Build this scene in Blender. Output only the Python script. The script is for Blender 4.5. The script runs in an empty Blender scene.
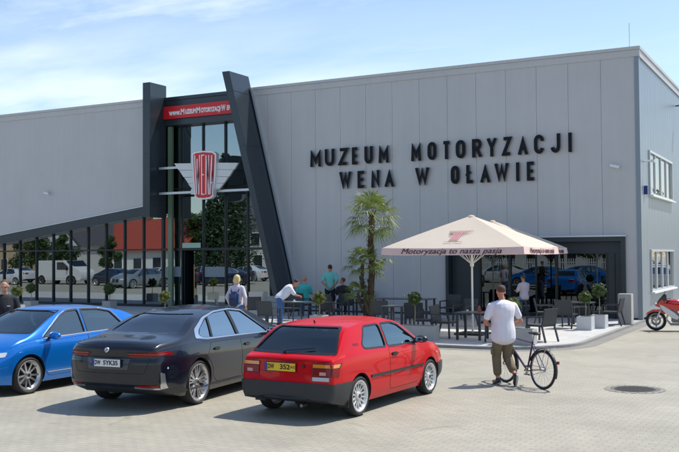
import bpy, bmesh, math, random
from mathutils import Vector, Matrix, noise
from mathutils.bvhtree import BVHTree
R = math.radians
PI = math.pi
S = bpy.context.scene
# ---------------- camera ----------------
CAMP = Vector((0, 0, 2.4)); FPX = 926.0
CM = Matrix.Rotation(R(28.0), 3, 'Z') @ Matrix.Rotation(PI/2 + R(1.76), 3, 'X') @ Matrix.Rotation(R(-0.41), 3, 'Z')
cd = bpy.data.cameras.new('camera'); cam = bpy.data.objects.new('camera', cd)
S.collection.objects.link(cam); S.camera = cam
cd.sensor_width = 36; cd.lens = 36*FPX/679; cd.clip_end = 2000; cd.clip_start = .1
cam.matrix_world = Matrix.Translation(CAMP) @ CM.to_4x4()
# ---------------- world: daylight sky with thin clouds ----------------
SUN_EL = 59.5; SUN_AZ = 37.5
W = bpy.data.worlds.new('World'); S.world = W; W.use_nodes = True
nt = W.node_tree; N = nt.nodes; N.clear()
def wn(t, **k):
    n = N.new(t)
    for a, b in k.items(): setattr(n, a, b)
    return n
sky = wn('ShaderNodeTexSky', sky_type='NISHITA', sun_disc=False)
sky.sun_elevation = R(SUN_EL); sky.sun_rotation = R(SUN_AZ); sky.air_density = 1.0; sky.dust_density = .6; sky.ozone_density = 1.0
bg = wn('ShaderNodeBackground'); out = wn('ShaderNodeOutputWorld')
tc = wn('ShaderNodeTexCoord'); sep = wn('ShaderNodeSeparateXYZ')
nt.links.new(tc.outputs['Generated'], sep.inputs[0])
# project the view direction on a cloud deck
zz = wn('ShaderNodeMath', operation='ADD'); zz.inputs[1].default_value = .12
nt.links.new(sep.outputs[2], zz.inputs[0])
dx = wn('ShaderNodeMath', operation='DIVIDE'); dy = wn('ShaderNodeMath', operation='DIVIDE')
nt.links.new(sep.outputs[0], dx.inputs[0]); nt.links.new(zz.outputs[0], dx.inputs[1])
nt.links.new(sep.outputs[1], dy.inputs[0]); nt.links.new(zz.outputs[0], dy.inputs[1])
cmb = wn('ShaderNodeCombineXYZ'); nt.links.new(dx.outputs[0], cmb.inputs[0]); nt.links.new(dy.outputs[0], cmb.inputs[1])
mp = wn('ShaderNodeMapping'); mp.inputs['Rotation'].default_value = (0, 0, R(-28)); mp.inputs['Scale'].default_value = (.75, 1.5, 1); mp.inputs['Location'].default_value = (2.3, .9, 0)
nt.links.new(cmb.outputs[0], mp.inputs[0])
nz = wn('ShaderNodeTexNoise'); nz.inputs['Scale'].default_value = 1.15; nz.inputs['Detail'].default_value = 8; nz.inputs['Roughness'].default_value = .58; nz.inputs['Distortion'].default_value = .5
nt.links.new(mp.outputs[0], nz.inputs['Vector'])
rp = wn('ShaderNodeValToRGB'); rp.color_ramp.elements[0].position = .53; rp.color_ramp.elements[1].position = .82
nt.links.new(nz.outputs[0], rp.inputs[0])
cl = wn('ShaderNodeMapRange'); cl.inputs[1].default_value = .80; cl.inputs[2].default_value = .93; cl.inputs[3].default_value = .12; cl.inputs[4].default_value = 1
clm = wn('ShaderNodeMath', operation='MULTIPLY'); nt.links.new(rp.outputs[0], clm.inputs[0]); nt.links.new(cl.outputs[0], clm.inputs[1])
# a pale bank of cloud low over the horizon on the left
ang = wn('ShaderNodeVectorMath', operation='DOT_PRODUCT'); ang.inputs[1].default_value = (-.80, .60, 0)
nt.links.new(tc.outputs['Generated'], ang.inputs[0])
a1 = wn('ShaderNodeMapRange'); a1.inputs[1].default_value = .72; a1.inputs[2].default_value = .97
nt.links.new(ang.outputs['Value'], a1.inputs[0]); nt.links.new(ang.outputs['Value'], cl.inputs[0])
b1 = wn('ShaderNodeMapRange'); b1.inputs[1].default_value = .27; b1.inputs[2].default_value = .12
nt.links.new(sep.outputs[2], b1.inputs[0])
m1 = wn('ShaderNodeMath', operation='MULTIPLY'); nt.links.new(a1.outputs[0], m1.inputs[0]); nt.links.new(b1.outputs[0], m1.inputs[1])
nz2 = wn('ShaderNodeTexNoise'); nz2.inputs['Scale'].default_value = 2.2; nz2.inputs['Detail'].default_value = 6
nt.links.new(mp.outputs[0], nz2.inputs['Vector'])
m2 = wn('ShaderNodeMapRange'); m2.inputs[1].default_value = .3; m2.inputs[2].default_value = .65; nt.links.new(nz2.outputs[0], m2.inputs[0])
m3 = wn('ShaderNodeMath', operation='MULTIPLY'); nt.links.new(m1.outputs[0], m3.inputs[0]); nt.links.new(m2.outputs[0], m3.inputs[1])
mx = wn('ShaderNodeMath', operation='MAXIMUM'); nt.links.new(clm.outputs[0], mx.inputs[0]); nt.links.new(m3.outputs[0], mx.inputs[1])
hz = wn('ShaderNodeMapRange'); hz.inputs[1].default_value = -.02; hz.inputs[2].default_value = .04; nt.links.new(sep.outputs[2], hz.inputs[0])
m4 = wn('ShaderNodeMath', operation='MULTIPLY'); nt.links.new(mx.outputs[0], m4.inputs[0]); nt.links.new(hz.outputs[0], m4.inputs[1])
m5 = wn('ShaderNodeMath', operation='MULTIPLY'); m5.inputs[1].default_value = .8; nt.links.new(m4.outputs[0], m5.inputs[0])
mix = wn('ShaderNodeMixRGB'); mix.inputs[2].default_value = (7.3, 7.7, 8.2, 1)
nt.links.new(m5.outputs[0], mix.inputs[0]); nt.links.new(sky.outputs[0], mix.inputs[1])
nt.links.new(mix.outputs[0], bg.inputs[0]); bg.inputs[1].default_value = .15
nt.links.new(bg.outputs[0], out.inputs[0])
# ---------------- sun ----------------
sl = bpy.data.lights.new('sun', 'SUN'); sun = bpy.data.objects.new('sun', sl); S.collection.objects.link(sun)
sl.energy = 4.4; sl.angle = R(.5); sl.color = (1, .95, .87)
sd = Vector((math.sin(R(SUN_AZ))*math.cos(R(SUN_EL)), math.cos(R(SUN_AZ))*math.cos(R(SUN_EL)), math.sin(R(SUN_EL))))
sun.rotation_euler = (-sd).to_track_quat('-Z', 'Y').to_euler()
S.view_settings.view_transform = 'Standard'; S.view_settings.look = 'None'; S.view_settings.gamma = 1
S.view_settings.exposure = .3
S.view_settings.use_curve_mapping = False
S.cycles.max_bounces = 10; S.cycles.transparent_max_bounces = 24

# ---------------- helpers ----------------
def ray(x, y): return (CM @ Vector((x-339.5, -(y-226), -FPX)))
def gp(x, y, z=0):                 # photo pixel to a point on the ground
    d = ray(x, y); return CAMP + d*((z-CAMP.z)/d.z)
def yp(x, y, Y):                   # photo pixel to a point on the plane Y
    d = ray(x, y); return CAMP + d*((Y-CAMP.y)/d.y)
def empty(name, loc=(0, 0, 0), rz=0):
    o = bpy.data.objects.new(name, None); o.empty_display_size = .2
    S.collection.objects.link(o); o.location = loc; o.rotation_euler = (0, 0, rz); return o
def tag(o, label=None, cat=None, group=None, kind=None):
    if label: o['label'] = label
    if cat: o['category'] = cat
    if group: o['group'] = group
    if kind: o['kind'] = kind
    return o
def kids(o): return [c for c in bpy.data.objects if c.parent == o]
def copy_tree(o, parent=None):
    c = o.copy(); S.collection.objects.link(c); c.parent = parent
    for ch in kids(o): copy_tree(ch, c)
    return c
class MB:
    def __init__(s): s.v = []; s.f = []
    def add(s, vs, fs):
        n = len(s.v); s.v += [tuple(v) for v in vs]; s.f += [tuple(i+n for i in f) for f in fs]; return s
    def box(s, c, d, rz=0, M=None):
        x, y, z = d[0]/2, d[1]/2, d[2]/2
        vs = [Vector((a*x, b*y, e*z)) for e in (-1, 1) for b in (-1, 1) for a in (-1, 1)]
        if M is not None: vs = [M @ v for v in vs]
        elif rz: vs = [Matrix.Rotation(rz, 3, 'Z') @ v for v in vs]
        c = Vector(c); vs = [v+c for v in vs]
        return s.add(vs, [(0, 2, 3, 1), (4, 5, 7, 6), (0, 1, 5, 4), (2, 6, 7, 3), (0, 4, 6, 2), (1, 3, 7, 5)])
    def bb(s, x0, x1, y0, y1, z0, z1): return s.box(((x0+x1)/2, (y0+y1)/2, (z0+z1)/2), (x1-x0, y1-y0, z1-z0))
    def tube(s, pts, r, n=8, cap=True, closed=False, flat=1.0):
        pts = [Vector(p) for p in pts]; m = len(pts); rs = r if isinstance(r, (list, tuple)) else [r]*m
        up = None; base = len(s.v); vs = []
        for i, p in enumerate(pts):
            if closed: t = (pts[(i+1) % m]-pts[i-1])
            else: t = pts[min(i+1, m-1)]-pts[max(i-1, 0)]
            t.normalize()
            if up is None: up = Vector((0, 0, 1)) if abs(t.z) < .9 else Vector((1, 0, 0))
            a = t.cross(up); 
            if a.length < 1e-5: a = t.cross(Vector((1, .3, .2)))
            a.normalize(); b = a.cross(t).normalized(); up = b
            for k in range(n):
                q = 2*PI*k/n; vs.append(p + a*math.cos(q)*rs[i] + b*math.sin(q)*rs[i]*flat)
        fs = []
        for i in range(m if closed else m-1):
            j = (i+1) % m
            for k in range(n):
                l = (k+1) % n; fs.append((i*n+k, i*n+l, j*n+l, j*n+k))
        if cap and not closed: fs += [tuple(range(n-1, -1, -1)), tuple(range((m-1)*n, m*n))]
        return s.add(vs, fs)
    def bar(s, a, b, w, h=None):       # rectangular bar between two points
        a = Vector(a); b = Vector(b); h = h or w; d = b-a; L = d.length
        q = d.to_track_quat('Y', 'Z').to_matrix()
        return s.box((a+b)/2, (w, L, h), M=q)
    def lathe(s, prof, n=24, M=None, off=(0, 0, 0), cap=False):     # prof (r, h) round Z
        off = Vector(off); vs = []
        for r, h in prof:
            for k in range(n):
                q = 2*PI*k/n; v = Vector((r*math.cos(q), r*math.sin(q), h))
                if M is not None: v = M @ v
                vs.append(v+off)
        fs = [(i*n+k, i*n+(k+1) % n, (i+1)*n+(k+1) % n, (i+1)*n+k) for i in range(len(prof)-1) for k in range(n)]
        if cap: fs += [tuple(range(n-1, -1, -1)), tuple(range((len(prof)-1)*n, len(prof)*n))]
        return s.add(vs, fs)
    def prism(s, poly, a0, a1, ax='y'):        # poly of 2D points, extruded along an axis
        n = len(poly)
        def P(p, t):
            return (p[0], t, p[1]) if ax == 'y' else ((t, p[0], p[1]) if ax == 'x' else (p[0], p[1], t))
        vs = [P(p, a0) for p in poly]+[P(p, a1) for p in poly]
        fs = [tuple(range(n)), tuple(range(2*n-1, n-1, -1))]+[(i, i+n, (i+1) % n+n, (i+1) % n) for i in range(n)]
        return s.add(vs, fs)
    def ball(s, c, r, nu=12, nv=8, M=None):
        r = (r, r, r) if not isinstance(r, (list, tuple)) else r; vs = []; c = Vector(c)
        for i in range(nv+1):
            a = PI*i/nv
            for k in range(nu):
                q = 2*PI*k/nu; v = Vector((r[0]*math.sin(a)*math.cos(q), r[1]*math.sin(a)*math.sin(q), -r[2]*math.cos(a)))
                if M is not None: v = M @ v
                vs.append(v+c)
        return s.add(vs, [(i*nu+k, i*nu+(k+1) % nu, (i+1)*nu+(k+1) % nu, (i+1)*nu+k) for i in range(nv) for k in range(nu)])
    def build(s, name, m, parent=None, smooth=False, bevel=0, fix=True):
        me = bpy.data.meshes.new(name); me.from_pydata(s.v, [], s.f)
        if fix or bevel:
            b = bmesh.new(); b.from_mesh(me)
            if smooth: bmesh.ops.remove_doubles(b, verts=b.verts, dist=1e-5)
            if fix: bmesh.ops.recalc_face_normals(b, faces=b.faces)
            if bevel: bmesh.ops.bevel(b, geom=list(b.edges), offset=bevel, segments=2, affect='EDGES', clamp_overlap=True)
            b.to_mesh(me); b.free()
        return link(name, me, m, parent, smooth)
def link(name, me, m, parent=None, smooth=False):
    me.name = name
    for mm in (m if isinstance(m, (list, tuple)) else [m]): me.materials.append(mm)
    if smooth:
        me.shade_smooth(); me.set_sharp_from_angle(angle=R(38))
    o = bpy.data.objects.new(name, me); S.collection.objects.link(o)
    if parent: o.parent = parent
    return o

# ---------------- materials ----------------
MAT = {}
def mat(name, col, rough=.6, metal=0, var=0, vscale=3, bump=0, bscale=40, coat=0, spec=.5, rvar=0, streak=0):
    if name in MAT: return MAT[name]
    m = bpy.data.materials.new(name); m.use_nodes = True; t = m.node_tree; p = t.nodes['Principled BSDF']; L = t.links.new
    p.inputs['Base Color'].default_value = (*col, 1); p.inputs['Roughness'].default_value = rough; p.inputs['Metallic'].default_value = metal
    p.inputs['Coat Weight'].default_value = coat; p.inputs['Coat Roughness'].default_value = .03; p.inputs['Specular IOR Level'].default_value = spec
    c = t.nodes.new('ShaderNodeTexCoord')
    if var:
        n = t.nodes.new('ShaderNodeTexNoise'); n.inputs['Scale'].default_value = vscale; n.inputs['Detail'].default_value = 6; n.inputs['Roughness'].default_value = .65
        L(c.outputs['Object'], n.inputs['Vector'])
        r = t.nodes.new('ShaderNodeMapRange'); r.inputs[1].default_value = .3; r.inputs[2].default_value = .7; r.inputs[3].default_value = 1-var; r.inputs[4].default_value = 1+var
        L(n.outputs[0], r.inputs[0])
        h = t.nodes.new('ShaderNodeVectorMath'); h.operation = 'SCALE'; h.inputs[0].default_value = col
        L(r.outputs[0], h.inputs['Scale']); L(h.outputs[0], p.inputs['Base Color'])
        if streak:
            k = t.nodes.new('ShaderNodeMapping'); k.inputs['Scale'].default_value = (1.6, 1.6, .09); L(c.outputs['Object'], k.inputs[0])
            n3 = t.nodes.new('ShaderNodeTexNoise'); n3.inputs['Scale'].default_value = 2.5; n3.inputs['Detail'].default_value = 5; L(k.outputs[0], n3.inputs['Vector'])
            r3 = t.nodes.new('ShaderNodeMapRange'); r3.inputs[1].default_value = .3; r3.inputs[2].default_value = .7; r3.inputs[3].default_value = 1-streak; r3.inputs[4].default_value = 1+streak; L(n3.outputs[0], r3.inputs[0])
            q3 = t.nodes.new('ShaderNodeMath'); q3.operation = 'MULTIPLY'; L(r.outputs[0], q3.inputs[0]); L(r3.outputs[0], q3.inputs[1]); L(q3.outputs[0], h.inputs['Scale'])
        if rvar:
            q = t.nodes.new('ShaderNodeMapRange'); q.inputs[1].default_value = .3; q.inputs[2].default_value = .7; q.inputs[3].default_value = rough-rvar; q.inputs[4].default_value = rough+rvar
            L(n.outputs[0], q.inputs[0]); L(q.outputs[0], p.inputs['Roughness'])
    if bump:
        n = t.nodes.new('ShaderNodeTexNoise'); n.inputs['Scale'].default_value = bscale; n.inputs['Detail'].default_value = 4
        L(c.outputs['Object'], n.inputs['Vector']); b = t.nodes.new('ShaderNodeBump'); b.inputs['Strength'].default_value = bump; b.inputs['Distance'].default_value = .02
        L(n.outputs[0], b.inputs['Height']); L(b.outputs[0], p.inputs['Normal'])
    MAT[name] = m; return m
def glass(name, tint=(.5, .55, .55), refl=.12, rough=0.0, base=1.5, gcol=(1, 1, 1)):
    if name in MAT: return MAT[name]
    m = bpy.data.materials.new(name); m.use_nodes = True; t = m.node_tree; t.nodes.remove(t.nodes['Principled BSDF']); o = t.nodes['Material Output']; L = t.links.new
    tr = t.nodes.new('ShaderNodeBsdfTransparent'); tr.inputs[0].default_value = (*tint, 1)
    g = t.nodes.new('ShaderNodeBsdfGlossy'); g.inputs['Roughness'].default_value = rough; g.inputs[0].default_value = (*gcol, 1)
    f = t.nodes.new('ShaderNodeFresnel'); f.inputs[0].default_value = base
    a = t.nodes.new('ShaderNodeMath'); a.operation = 'ADD'; a.use_clamp = True; a.inputs[1].default_value = refl; L(f.outputs[0], a.inputs[0])
    x = t.nodes.new('ShaderNodeMixShader'); L(a.outputs[0], x.inputs[0]); L(tr.outputs[0], x.inputs[1]); L(g.outputs[0], x.inputs[2]); L(x.outputs[0], o.inputs[0])
    MAT[name] = m; return m
def leafmat(name, col, var=.45, vscale=2.5, trans=.25, rough=.45):
    if name in MAT: return MAT[name]
    m = mat(name, col, rough, var=var, vscale=vscale); t = m.node_tree; p = t.nodes['Principled BSDF']
    src = p.inputs['Base Color'].links[0].from_socket
    tl = t.nodes.new('ShaderNodeBsdfTranslucent'); t.links.new(src, tl.inputs[0])
    x = t.nodes.new('ShaderNodeMixShader'); x.inputs[0].default_value = trans
    o = t.nodes['Material Output']; t.links.new(p.outputs[0], x.inputs[1]); t.links.new(tl.outputs[0], x.inputs[2]); t.links.new(x.outputs[0], o.inputs[0])
    return m
def paver_mat(name, c1, c2, mortar, bw, bh, ms, rz=0, dirt=.12, bump=.3, off=.5, rough=.75):
    m = bpy.data.materials.new(name); m.use_nodes = True; t = m.node_tree; p = t.nodes['Principled BSDF']; L = t.links.new
    c = t.nodes.new('ShaderNodeTexCoord'); k = t.nodes.new('ShaderNodeMapping'); k.inputs['Rotation'].default_value = (0, 0, rz); L(c.outputs['Object'], k.inputs[0])
    b = t.nodes.new('ShaderNodeTexBrick'); b.offset = off; b.inputs['Color1'].default_value = (*c1, 1); b.inputs['Color2'].default_value = (*c2, 1); b.inputs['Mortar'].default_value = (*mortar, 1)
    b.inputs['Scale'].default_value = 1; b.inputs['Mortar Size'].default_value = ms; b.inputs['Brick Width'].default_value = bw; b.inputs['Row Height'].default_value = bh; b.inputs['Mortar Smooth'].default_value = .3
    L(k.outputs[0], b.inputs['Vector'])
    n = t.nodes.new('ShaderNodeTexNoise'); n.inputs['Scale'].default_value = .55; n.inputs['Detail'].default_value = 8; n.inputs['Roughness'].default_value = .7; L(k.outputs[0], n.inputs['Vector'])
    n2 = t.nodes.new('ShaderNodeTexNoise'); n2.inputs['Scale'].default_value = 60; n2.inputs['Detail'].default_value = 3; L(k.outputs[0], n2.inputs['Vector'])
    r = t.nodes.new('ShaderNodeMapRange'); r.inputs[1].default_value = .3; r.inputs[2].default_value = .7; r.inputs[3].default_value = 1-dirt; r.inputs[4].default_value = 1+dirt*.6; L(n.outputs[0], r.inputs[0])
    r2 = t.nodes.new('ShaderNodeMapRange'); r2.inputs[1].default_value = .3; r2.inputs[2].default_value = .7; r2.inputs[3].default_value = .92; r2.inputs[4].default_value = 1.08; L(n2.outputs[0], r2.inputs[0])
    q = t.nodes.new('ShaderNodeMath'); q.operation = 'MULTIPLY'; L(r.outputs[0], q.inputs[0]); L(r2.outputs[0], q.inputs[1])
    n4 = t.nodes.new('ShaderNodeTexNoise'); n4.inputs['Scale'].default_value = 1.1; n4.inputs['Detail'].default_value = 3; n4.inputs['Distortion'].default_value = .6; L(k.outputs[0], n4.inputs['Vector'])
    r4 = t.nodes.new('ShaderNodeMapRange'); r4.inputs[1].default_value = .66; r4.inputs[2].default_value = .76; r4.inputs[3].default_value = 1; r4.inputs[4].default_value = .72; L(n4.outputs[0], r4.inputs[0])
    q4 = t.nodes.new('ShaderNodeMath'); q4.operation = 'MULTIPLY'; L(q.outputs[0], q4.inputs[0]); L(r4.outputs[0], q4.inputs[1])
    h = t.nodes.new('ShaderNodeVectorMath'); h.operation = 'SCALE'; L(b.outputs['Color'], h.inputs[0]); L(q4.outputs[0], h.inputs['Scale']); L(h.outputs[0], p.inputs['Base Color'])
    u = t.nodes.new('ShaderNodeBump'); u.inputs['Strength'].default_value = bump; u.inputs['Distance'].default_value = .004; u.invert = True
    L(b.outputs['Fac'], u.inputs['Height']); L(u.outputs[0], p.inputs['Normal']); p.inputs['Roughness'].default_value = rough
    return m
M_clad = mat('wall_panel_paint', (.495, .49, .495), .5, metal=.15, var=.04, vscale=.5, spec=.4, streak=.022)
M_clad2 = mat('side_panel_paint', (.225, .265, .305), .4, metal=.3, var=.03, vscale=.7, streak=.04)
M_joint = mat('joint_dark', (.07, .075, .085), .8)
M_anth = mat('anthracite_panel', (.038, .05, .063), .28, metal=.35, var=.06, vscale=1.2)
M_anth2 = mat('anthracite_frame', (.028, .038, .048), .4, metal=.2)
M_trim = mat('light_metal_trim', (.55, .58, .6), .35, metal=.6)
M_white = mat('white_paint', (.75, .76, .77), .45)
M_red = mat('sign_red', (.6, .012, .02), .35)
M_black = mat('black_plastic', (.015, .016, .018), .45)
M_int = mat('interior_dark', (.03, .032, .034), .8)
M_fglass = glass('facade_glass', (.42, .48, .48), .26, gcol=(.80, .90, .95))
M_cafe = glass('cafe_glass', (.36, .42, .42), .05, gcol=(.75, .84, .9))
M_conc = mat('light_concrete', (.5, .5, .48), .7, var=.06, vscale=6, bump=.1)
# ================= THE SETTING =================
YF = 33.0
M_pave = paver_mat('block_paving', (.37, .345, .275), (.335, .314, .254), (.24, .222, .18), .2, .1, .006, rz=R(2), dirt=.2, bump=.5, rough=.62)
g = MB().add([(-400, -400, 0), (400, -400, 0), (400, 500, 0), (-400, 500, 0)], [(0, 1, 2, 3)]).build('ground', M_pave); tag(g, kind='structure')
def rounded(r, n, cx, cy): return [(cx+r*math.sin(PI/2*i/n), cy-r*math.cos(PI/2*i/n)) for i in range(n+1)]
def terr(o, r=2.3):     # outline of the terrace, o metres inside its edge
    return [(-60, 22.15+o)] + rounded(r-o, 16, -5.75-r, 22.15+r) + [(-5.75-o, 33.3), (-60, 33.3)]
M_slab = paver_mat('terrace_slabs', (.50, .50, .485), (.46, .46, .45), (.28, .275, .26), .8, .4, .008, dirt=.1, bump=.4, rough=.6)
M_kerb = mat('kerb_concrete', (.27, .265, .25), .8, var=.12, vscale=5, bump=.15)
t_ = MB().prism(terr(.12), -.02, .08, 'z').build('terrace_pavement', M_slab); tag(t_, kind='structure')
a, b = terr(0), terr(.117); n = len(a); k = MB()
k.add([(p[0], p[1], z) for p, z in [(p, 0.0) for p in a]+[(p, .075) for p in a]+[(p, .075) for p in b]+[(p, 0) for p in b]],
      [(i+j*n, (i+1)+j*n, (i+1)+(j+1)*n, i+(j+1)*n) for j in range(3) for i in range(n-2)])
tag(k.build('terrace_kerb', M_kerb), kind='structure')
# a row of darker setts along the kerb
a, b = terr(-.35), terr(-.003); n = len(a)
M_sett = paver_mat('kerb_setts', (.25, .24, .22), (.22, .21, .19), (.14, .135, .12), .1, .1, .008, dirt=.15, bump=.6)
tag(MB().add([(p[0], p[1], .004) for p in a+b], [(i, i+1, i+1+n, i+n) for i in range(n-2)]).build('gutter_strip', M_sett), kind='structure')

# ================= MUSEUM BUILDING =================
bld = empty('museum_building', (-20, 33, 0)); tag(bld, 'long grey metal clad museum hall with a glazed entrance portal and dark slanted pylon', 'building')
def bp(mb, name, m, label=None, smooth=False, bevel=0, parent=None):      # part of the building, in world coordinates
    par = parent or bld
    o = mb.build(name, m, None, smooth, bevel); o.parent = par
    off = par.location if par is bld else Vector(par.location)+bld.location
    me = o.data
    for v in me.vertices: v.co -= off
    if label: o['label'] = label
    return o
TOPZ = 9.45
def clip(me_boxes, cuts):          # boxes clipped by planes (keep the side the normal points away from)
    b = bmesh.new()
    for (x0, x1, y0, y1, z0, z1) in me_boxes:
        m = MB().bb(x0, x1, y0, y1, z0, z1); vs = [b.verts.new(v) for v in m.v]; [b.faces.new([vs[i] for i in f]) for f in m.f]
    for co, no in cuts:
        r = bmesh.ops.bisect_plane(b, geom=list(b.verts)+list(b.edges)+list(b.faces), plane_co=co, plane_no=no, clear_outer=True)
        bmesh.ops.holes_fill(b, edges=[e for e in r['geom_cut'] if isinstance(e, bmesh.types.BMEdge)])
    o = MB(); b.verts.ensure_lookup_table(); b.verts.index_update(); o.v = [tuple(v.co) for v in b.verts]; o.f = [tuple(v.index for v in f.verts) for f in b.faces]; b.free(); return o
# main front wall: vertical sandwich panels right of the slanted pylon
SL = (-21.72, 9.45, -19.36, .0)      # slanted left edge
cutL = ((SL[0], 0, SL[1]), (-(SL[1]-SL[3]), 0, -(SL[2]-SL[0])))
seams = [-5.93-1.155*i for i in range(0, 15)]
OP = (-12.95, -6.32, 2.93)           # cafe opening
bx = []
xs = [-5.8]+seams
for i in range(len(xs)-1):
    x1, x0 = xs[i]-(.0045 if i else 0), xs[i+1]+.0045
    segs = []
    if x1 <= OP[0] or x0 >= OP[1]: segs.append((x0, x1, 0.14))
    else:
        l, r = max(x0, OP[0]), min(x1, OP[1])
        segs.append((l, r, OP[2]))
        if x0 < l: segs.append((x0, l, .14))
        if x1 > r: segs.append((r, x1, .14))
    for s0, s1, z0 in segs: bx.append((s0, s1, YF, YF+.07, z0, TOPZ-.2))
b2 = [(x0+.9, x0+.915, YF-.004, YF, .2 if not (OP[0] < x0+.9 < OP[1]) else OP[2], TOPZ-.2) for x0 in []]
bp(clip(bx, [cutL]), 'front_wall', M_clad)
bp(clip([(-21.9, OP[0], YF+.075, YF+.3, 0, TOPZ-.1), (OP[1], -5.85, YF+.075, YF+.3, 0, TOPZ-.1), (OP[0], OP[1], YF+.075, YF+.3, OP[2], TOPZ-.1)], [cutL]), 'backing_wall', M_joint)
# plinth and roof edge
bp(clip([(-21.9, OP[0], YF-.02, YF+.06, 0, .135)], [cutL]), 'plinth', M_anth2); bp(MB().bb(OP[1], -5.8, YF-.02, YF+.06, 0, .135), 'plinth', M_anth2)
fl = MB(); 
fl.bb(-21.85, -5.72, YF-.07, YF+.4, TOPZ-.02, TOPZ+.09); fl.bb(-21.83, -5.74, YF-.035, YF+.1, TOPZ-.26, TOPZ-.025)
fl.bb(-5.835, -5.72, YF+.405, 62, TOPZ-.02, TOPZ+.09); fl.bb(-5.79, -5.755, YF+.1, 62, TOPZ-.26, TOPZ-.025)
bp(fl, 'roof_edge', M_clad)
bp(MB().bb(-50, -5.85, YF+.3, 61.9, TOPZ-.4, TOPZ-.15), 'roof', M_joint)
# left upper wall with its rising lower edge
X0, X1 = -50, -26.75
def lowz(x): return 4.62+(x+27.68)*.128
bx = []; x = X1
bx.append((X0, x-.006, YF, YF+.07, 1, TOPZ-.2))
cutB = ((-27.68, 0, 4.62), (.128, 0, -1))
bp(clip(bx, [cutB]), 'front_wall', M_clad)
bp(clip([(X0, X1, YF+.075, YF+.3, 1, TOPZ-.1)], [((-27.68, 0, 4.62), (.128, 0, -1))]), 'backing_wall', M_joint)
fl = MB(); fl.bb(X0, X1+.0, YF-.07, YF+.4, TOPZ-.02, TOPZ+.09); fl.bb(X0, X1, YF-.035, YF+.1, TOPZ-.26, TOPZ-.025); bp(fl, 'roof_edge', M_clad)
sf = MB(); h0 = -.03; h1 = -.42
sf.prism([(X0, lowz(X0)+.0), (X1, lowz(X1)+.0), (X1, lowz(X1)+h1), (X0, lowz(X0)+h1)], YF-.06, YF+.34); bp(sf, 'soffit_band', M_anth, 'dark band along the rising lower edge of the wall')
sf = MB(); sf.prism([(X0, lowz(X0)+.05), (X1, lowz(X1)+.05), (X1, lowz(X1)+.005), (X0, lowz(X0)+.005)], YF-.09, YF+.02); bp(sf, 'edge_trim', M_trim)
# slanted edge trim by the pylon
tr = MB().prism([(SL[0]-.03, SL[1]+.06), (SL[0]+.05, SL[1]+.06), (SL[2]+.05, .02), (SL[2]-.03, .02)], YF-.13, YF+.06); bp(tr, 'edge_trim', M_trim)
# right side wall
GY = YF+.15; bx = []; y = YF+.02; ribs = MB()
WY0, WY1 = 34.75, 40.1; WIN = [(.97, 2.5), (4.48, 6.1)]
def wall_x(mb, x0, x1, y0, y1):
    zs = [.14, WIN[0][0], WIN[0][1], WIN[1][0], WIN[1][1], TOPZ-.2]
    if y1 <= WY0 or y0 >= WY1: mb.bb(x0, x1, y0, y1, .14, TOPZ-.2); return
    l, r = max(y0, WY0), min(y1, WY1)
    if y0 < l: mb.bb(x0, x1, y0, l, .14, TOPZ-.2)
    if y1 > r: mb.bb(x0, x1, r, y1, .14, TOPZ-.2)
    for i in (0, 2, 4): mb.bb(x0, x1, l, r, zs[i], zs[i+1])
sw = MB()
while y < 61.5:
    wall_x(sw, -5.87, -5.80, y+.004, y+.571); y += .575
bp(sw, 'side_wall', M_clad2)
sb = MB(); wall_x(sb, -5.95, -5.875, YF+.02, 61.9); bp(sb, 'backing_wall', M_joint)
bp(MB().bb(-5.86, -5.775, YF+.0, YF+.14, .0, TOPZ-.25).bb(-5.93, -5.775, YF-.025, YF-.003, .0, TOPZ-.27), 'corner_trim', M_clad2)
bp(MB().bb(-50.1, -50, YF, 62, 0, TOPZ), 'rear_wall', M_joint); bp(MB().bb(-50, -5.9, 61.95, 62.1, 0, TOPZ), 'rear_wall', M_joint)
M_sgl = glass('side_glass', (.12, .15, .17), .12)
for z0, z1 in WIN:
    w = MB(); d = .07
    w.bb(-5.86, -5.74, WY0, WY1, z1-.08, z1-.0).bb(-5.86, -5.74, WY0, WY1, z0, z0+.07)
    w.bb(-5.86, -5.74, WY0, WY0+.07, z0+.072, z1-.082).bb(-5.86, -5.74, WY1-.07, WY1, z0+.072, z1-.082)
    wo = bp(w, 'window', M_trim, 'band window with three panes in the side wall')
    for i in (1, 2, 3):
        yy = WY0+.07+(WY1-WY0-.14)*i/4
        bp(MB().bb(-5.85, -5.775, yy-.03, yy+.03, z0+.072, z1-.082), 'window_frame', M_white, parent=wo)
    bp(MB().bb(-5.83, -5.82, WY0+.07, WY1-.07, z0+.07, z1-.08), 'pane', M_sgl, parent=wo)
    bp(MB().bb(-5.80, -5.64, WY0-.05, WY1+.05, z0-.06, z0-.003), 'sill', M_white, parent=wo)
bp(MB().bb(-7.6, -7.5, 34, 61, 0, 8.9).bb(-7.5, -5.96, 34, 61, 3.4, 3.5), 'inner_wall', M_int)
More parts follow.
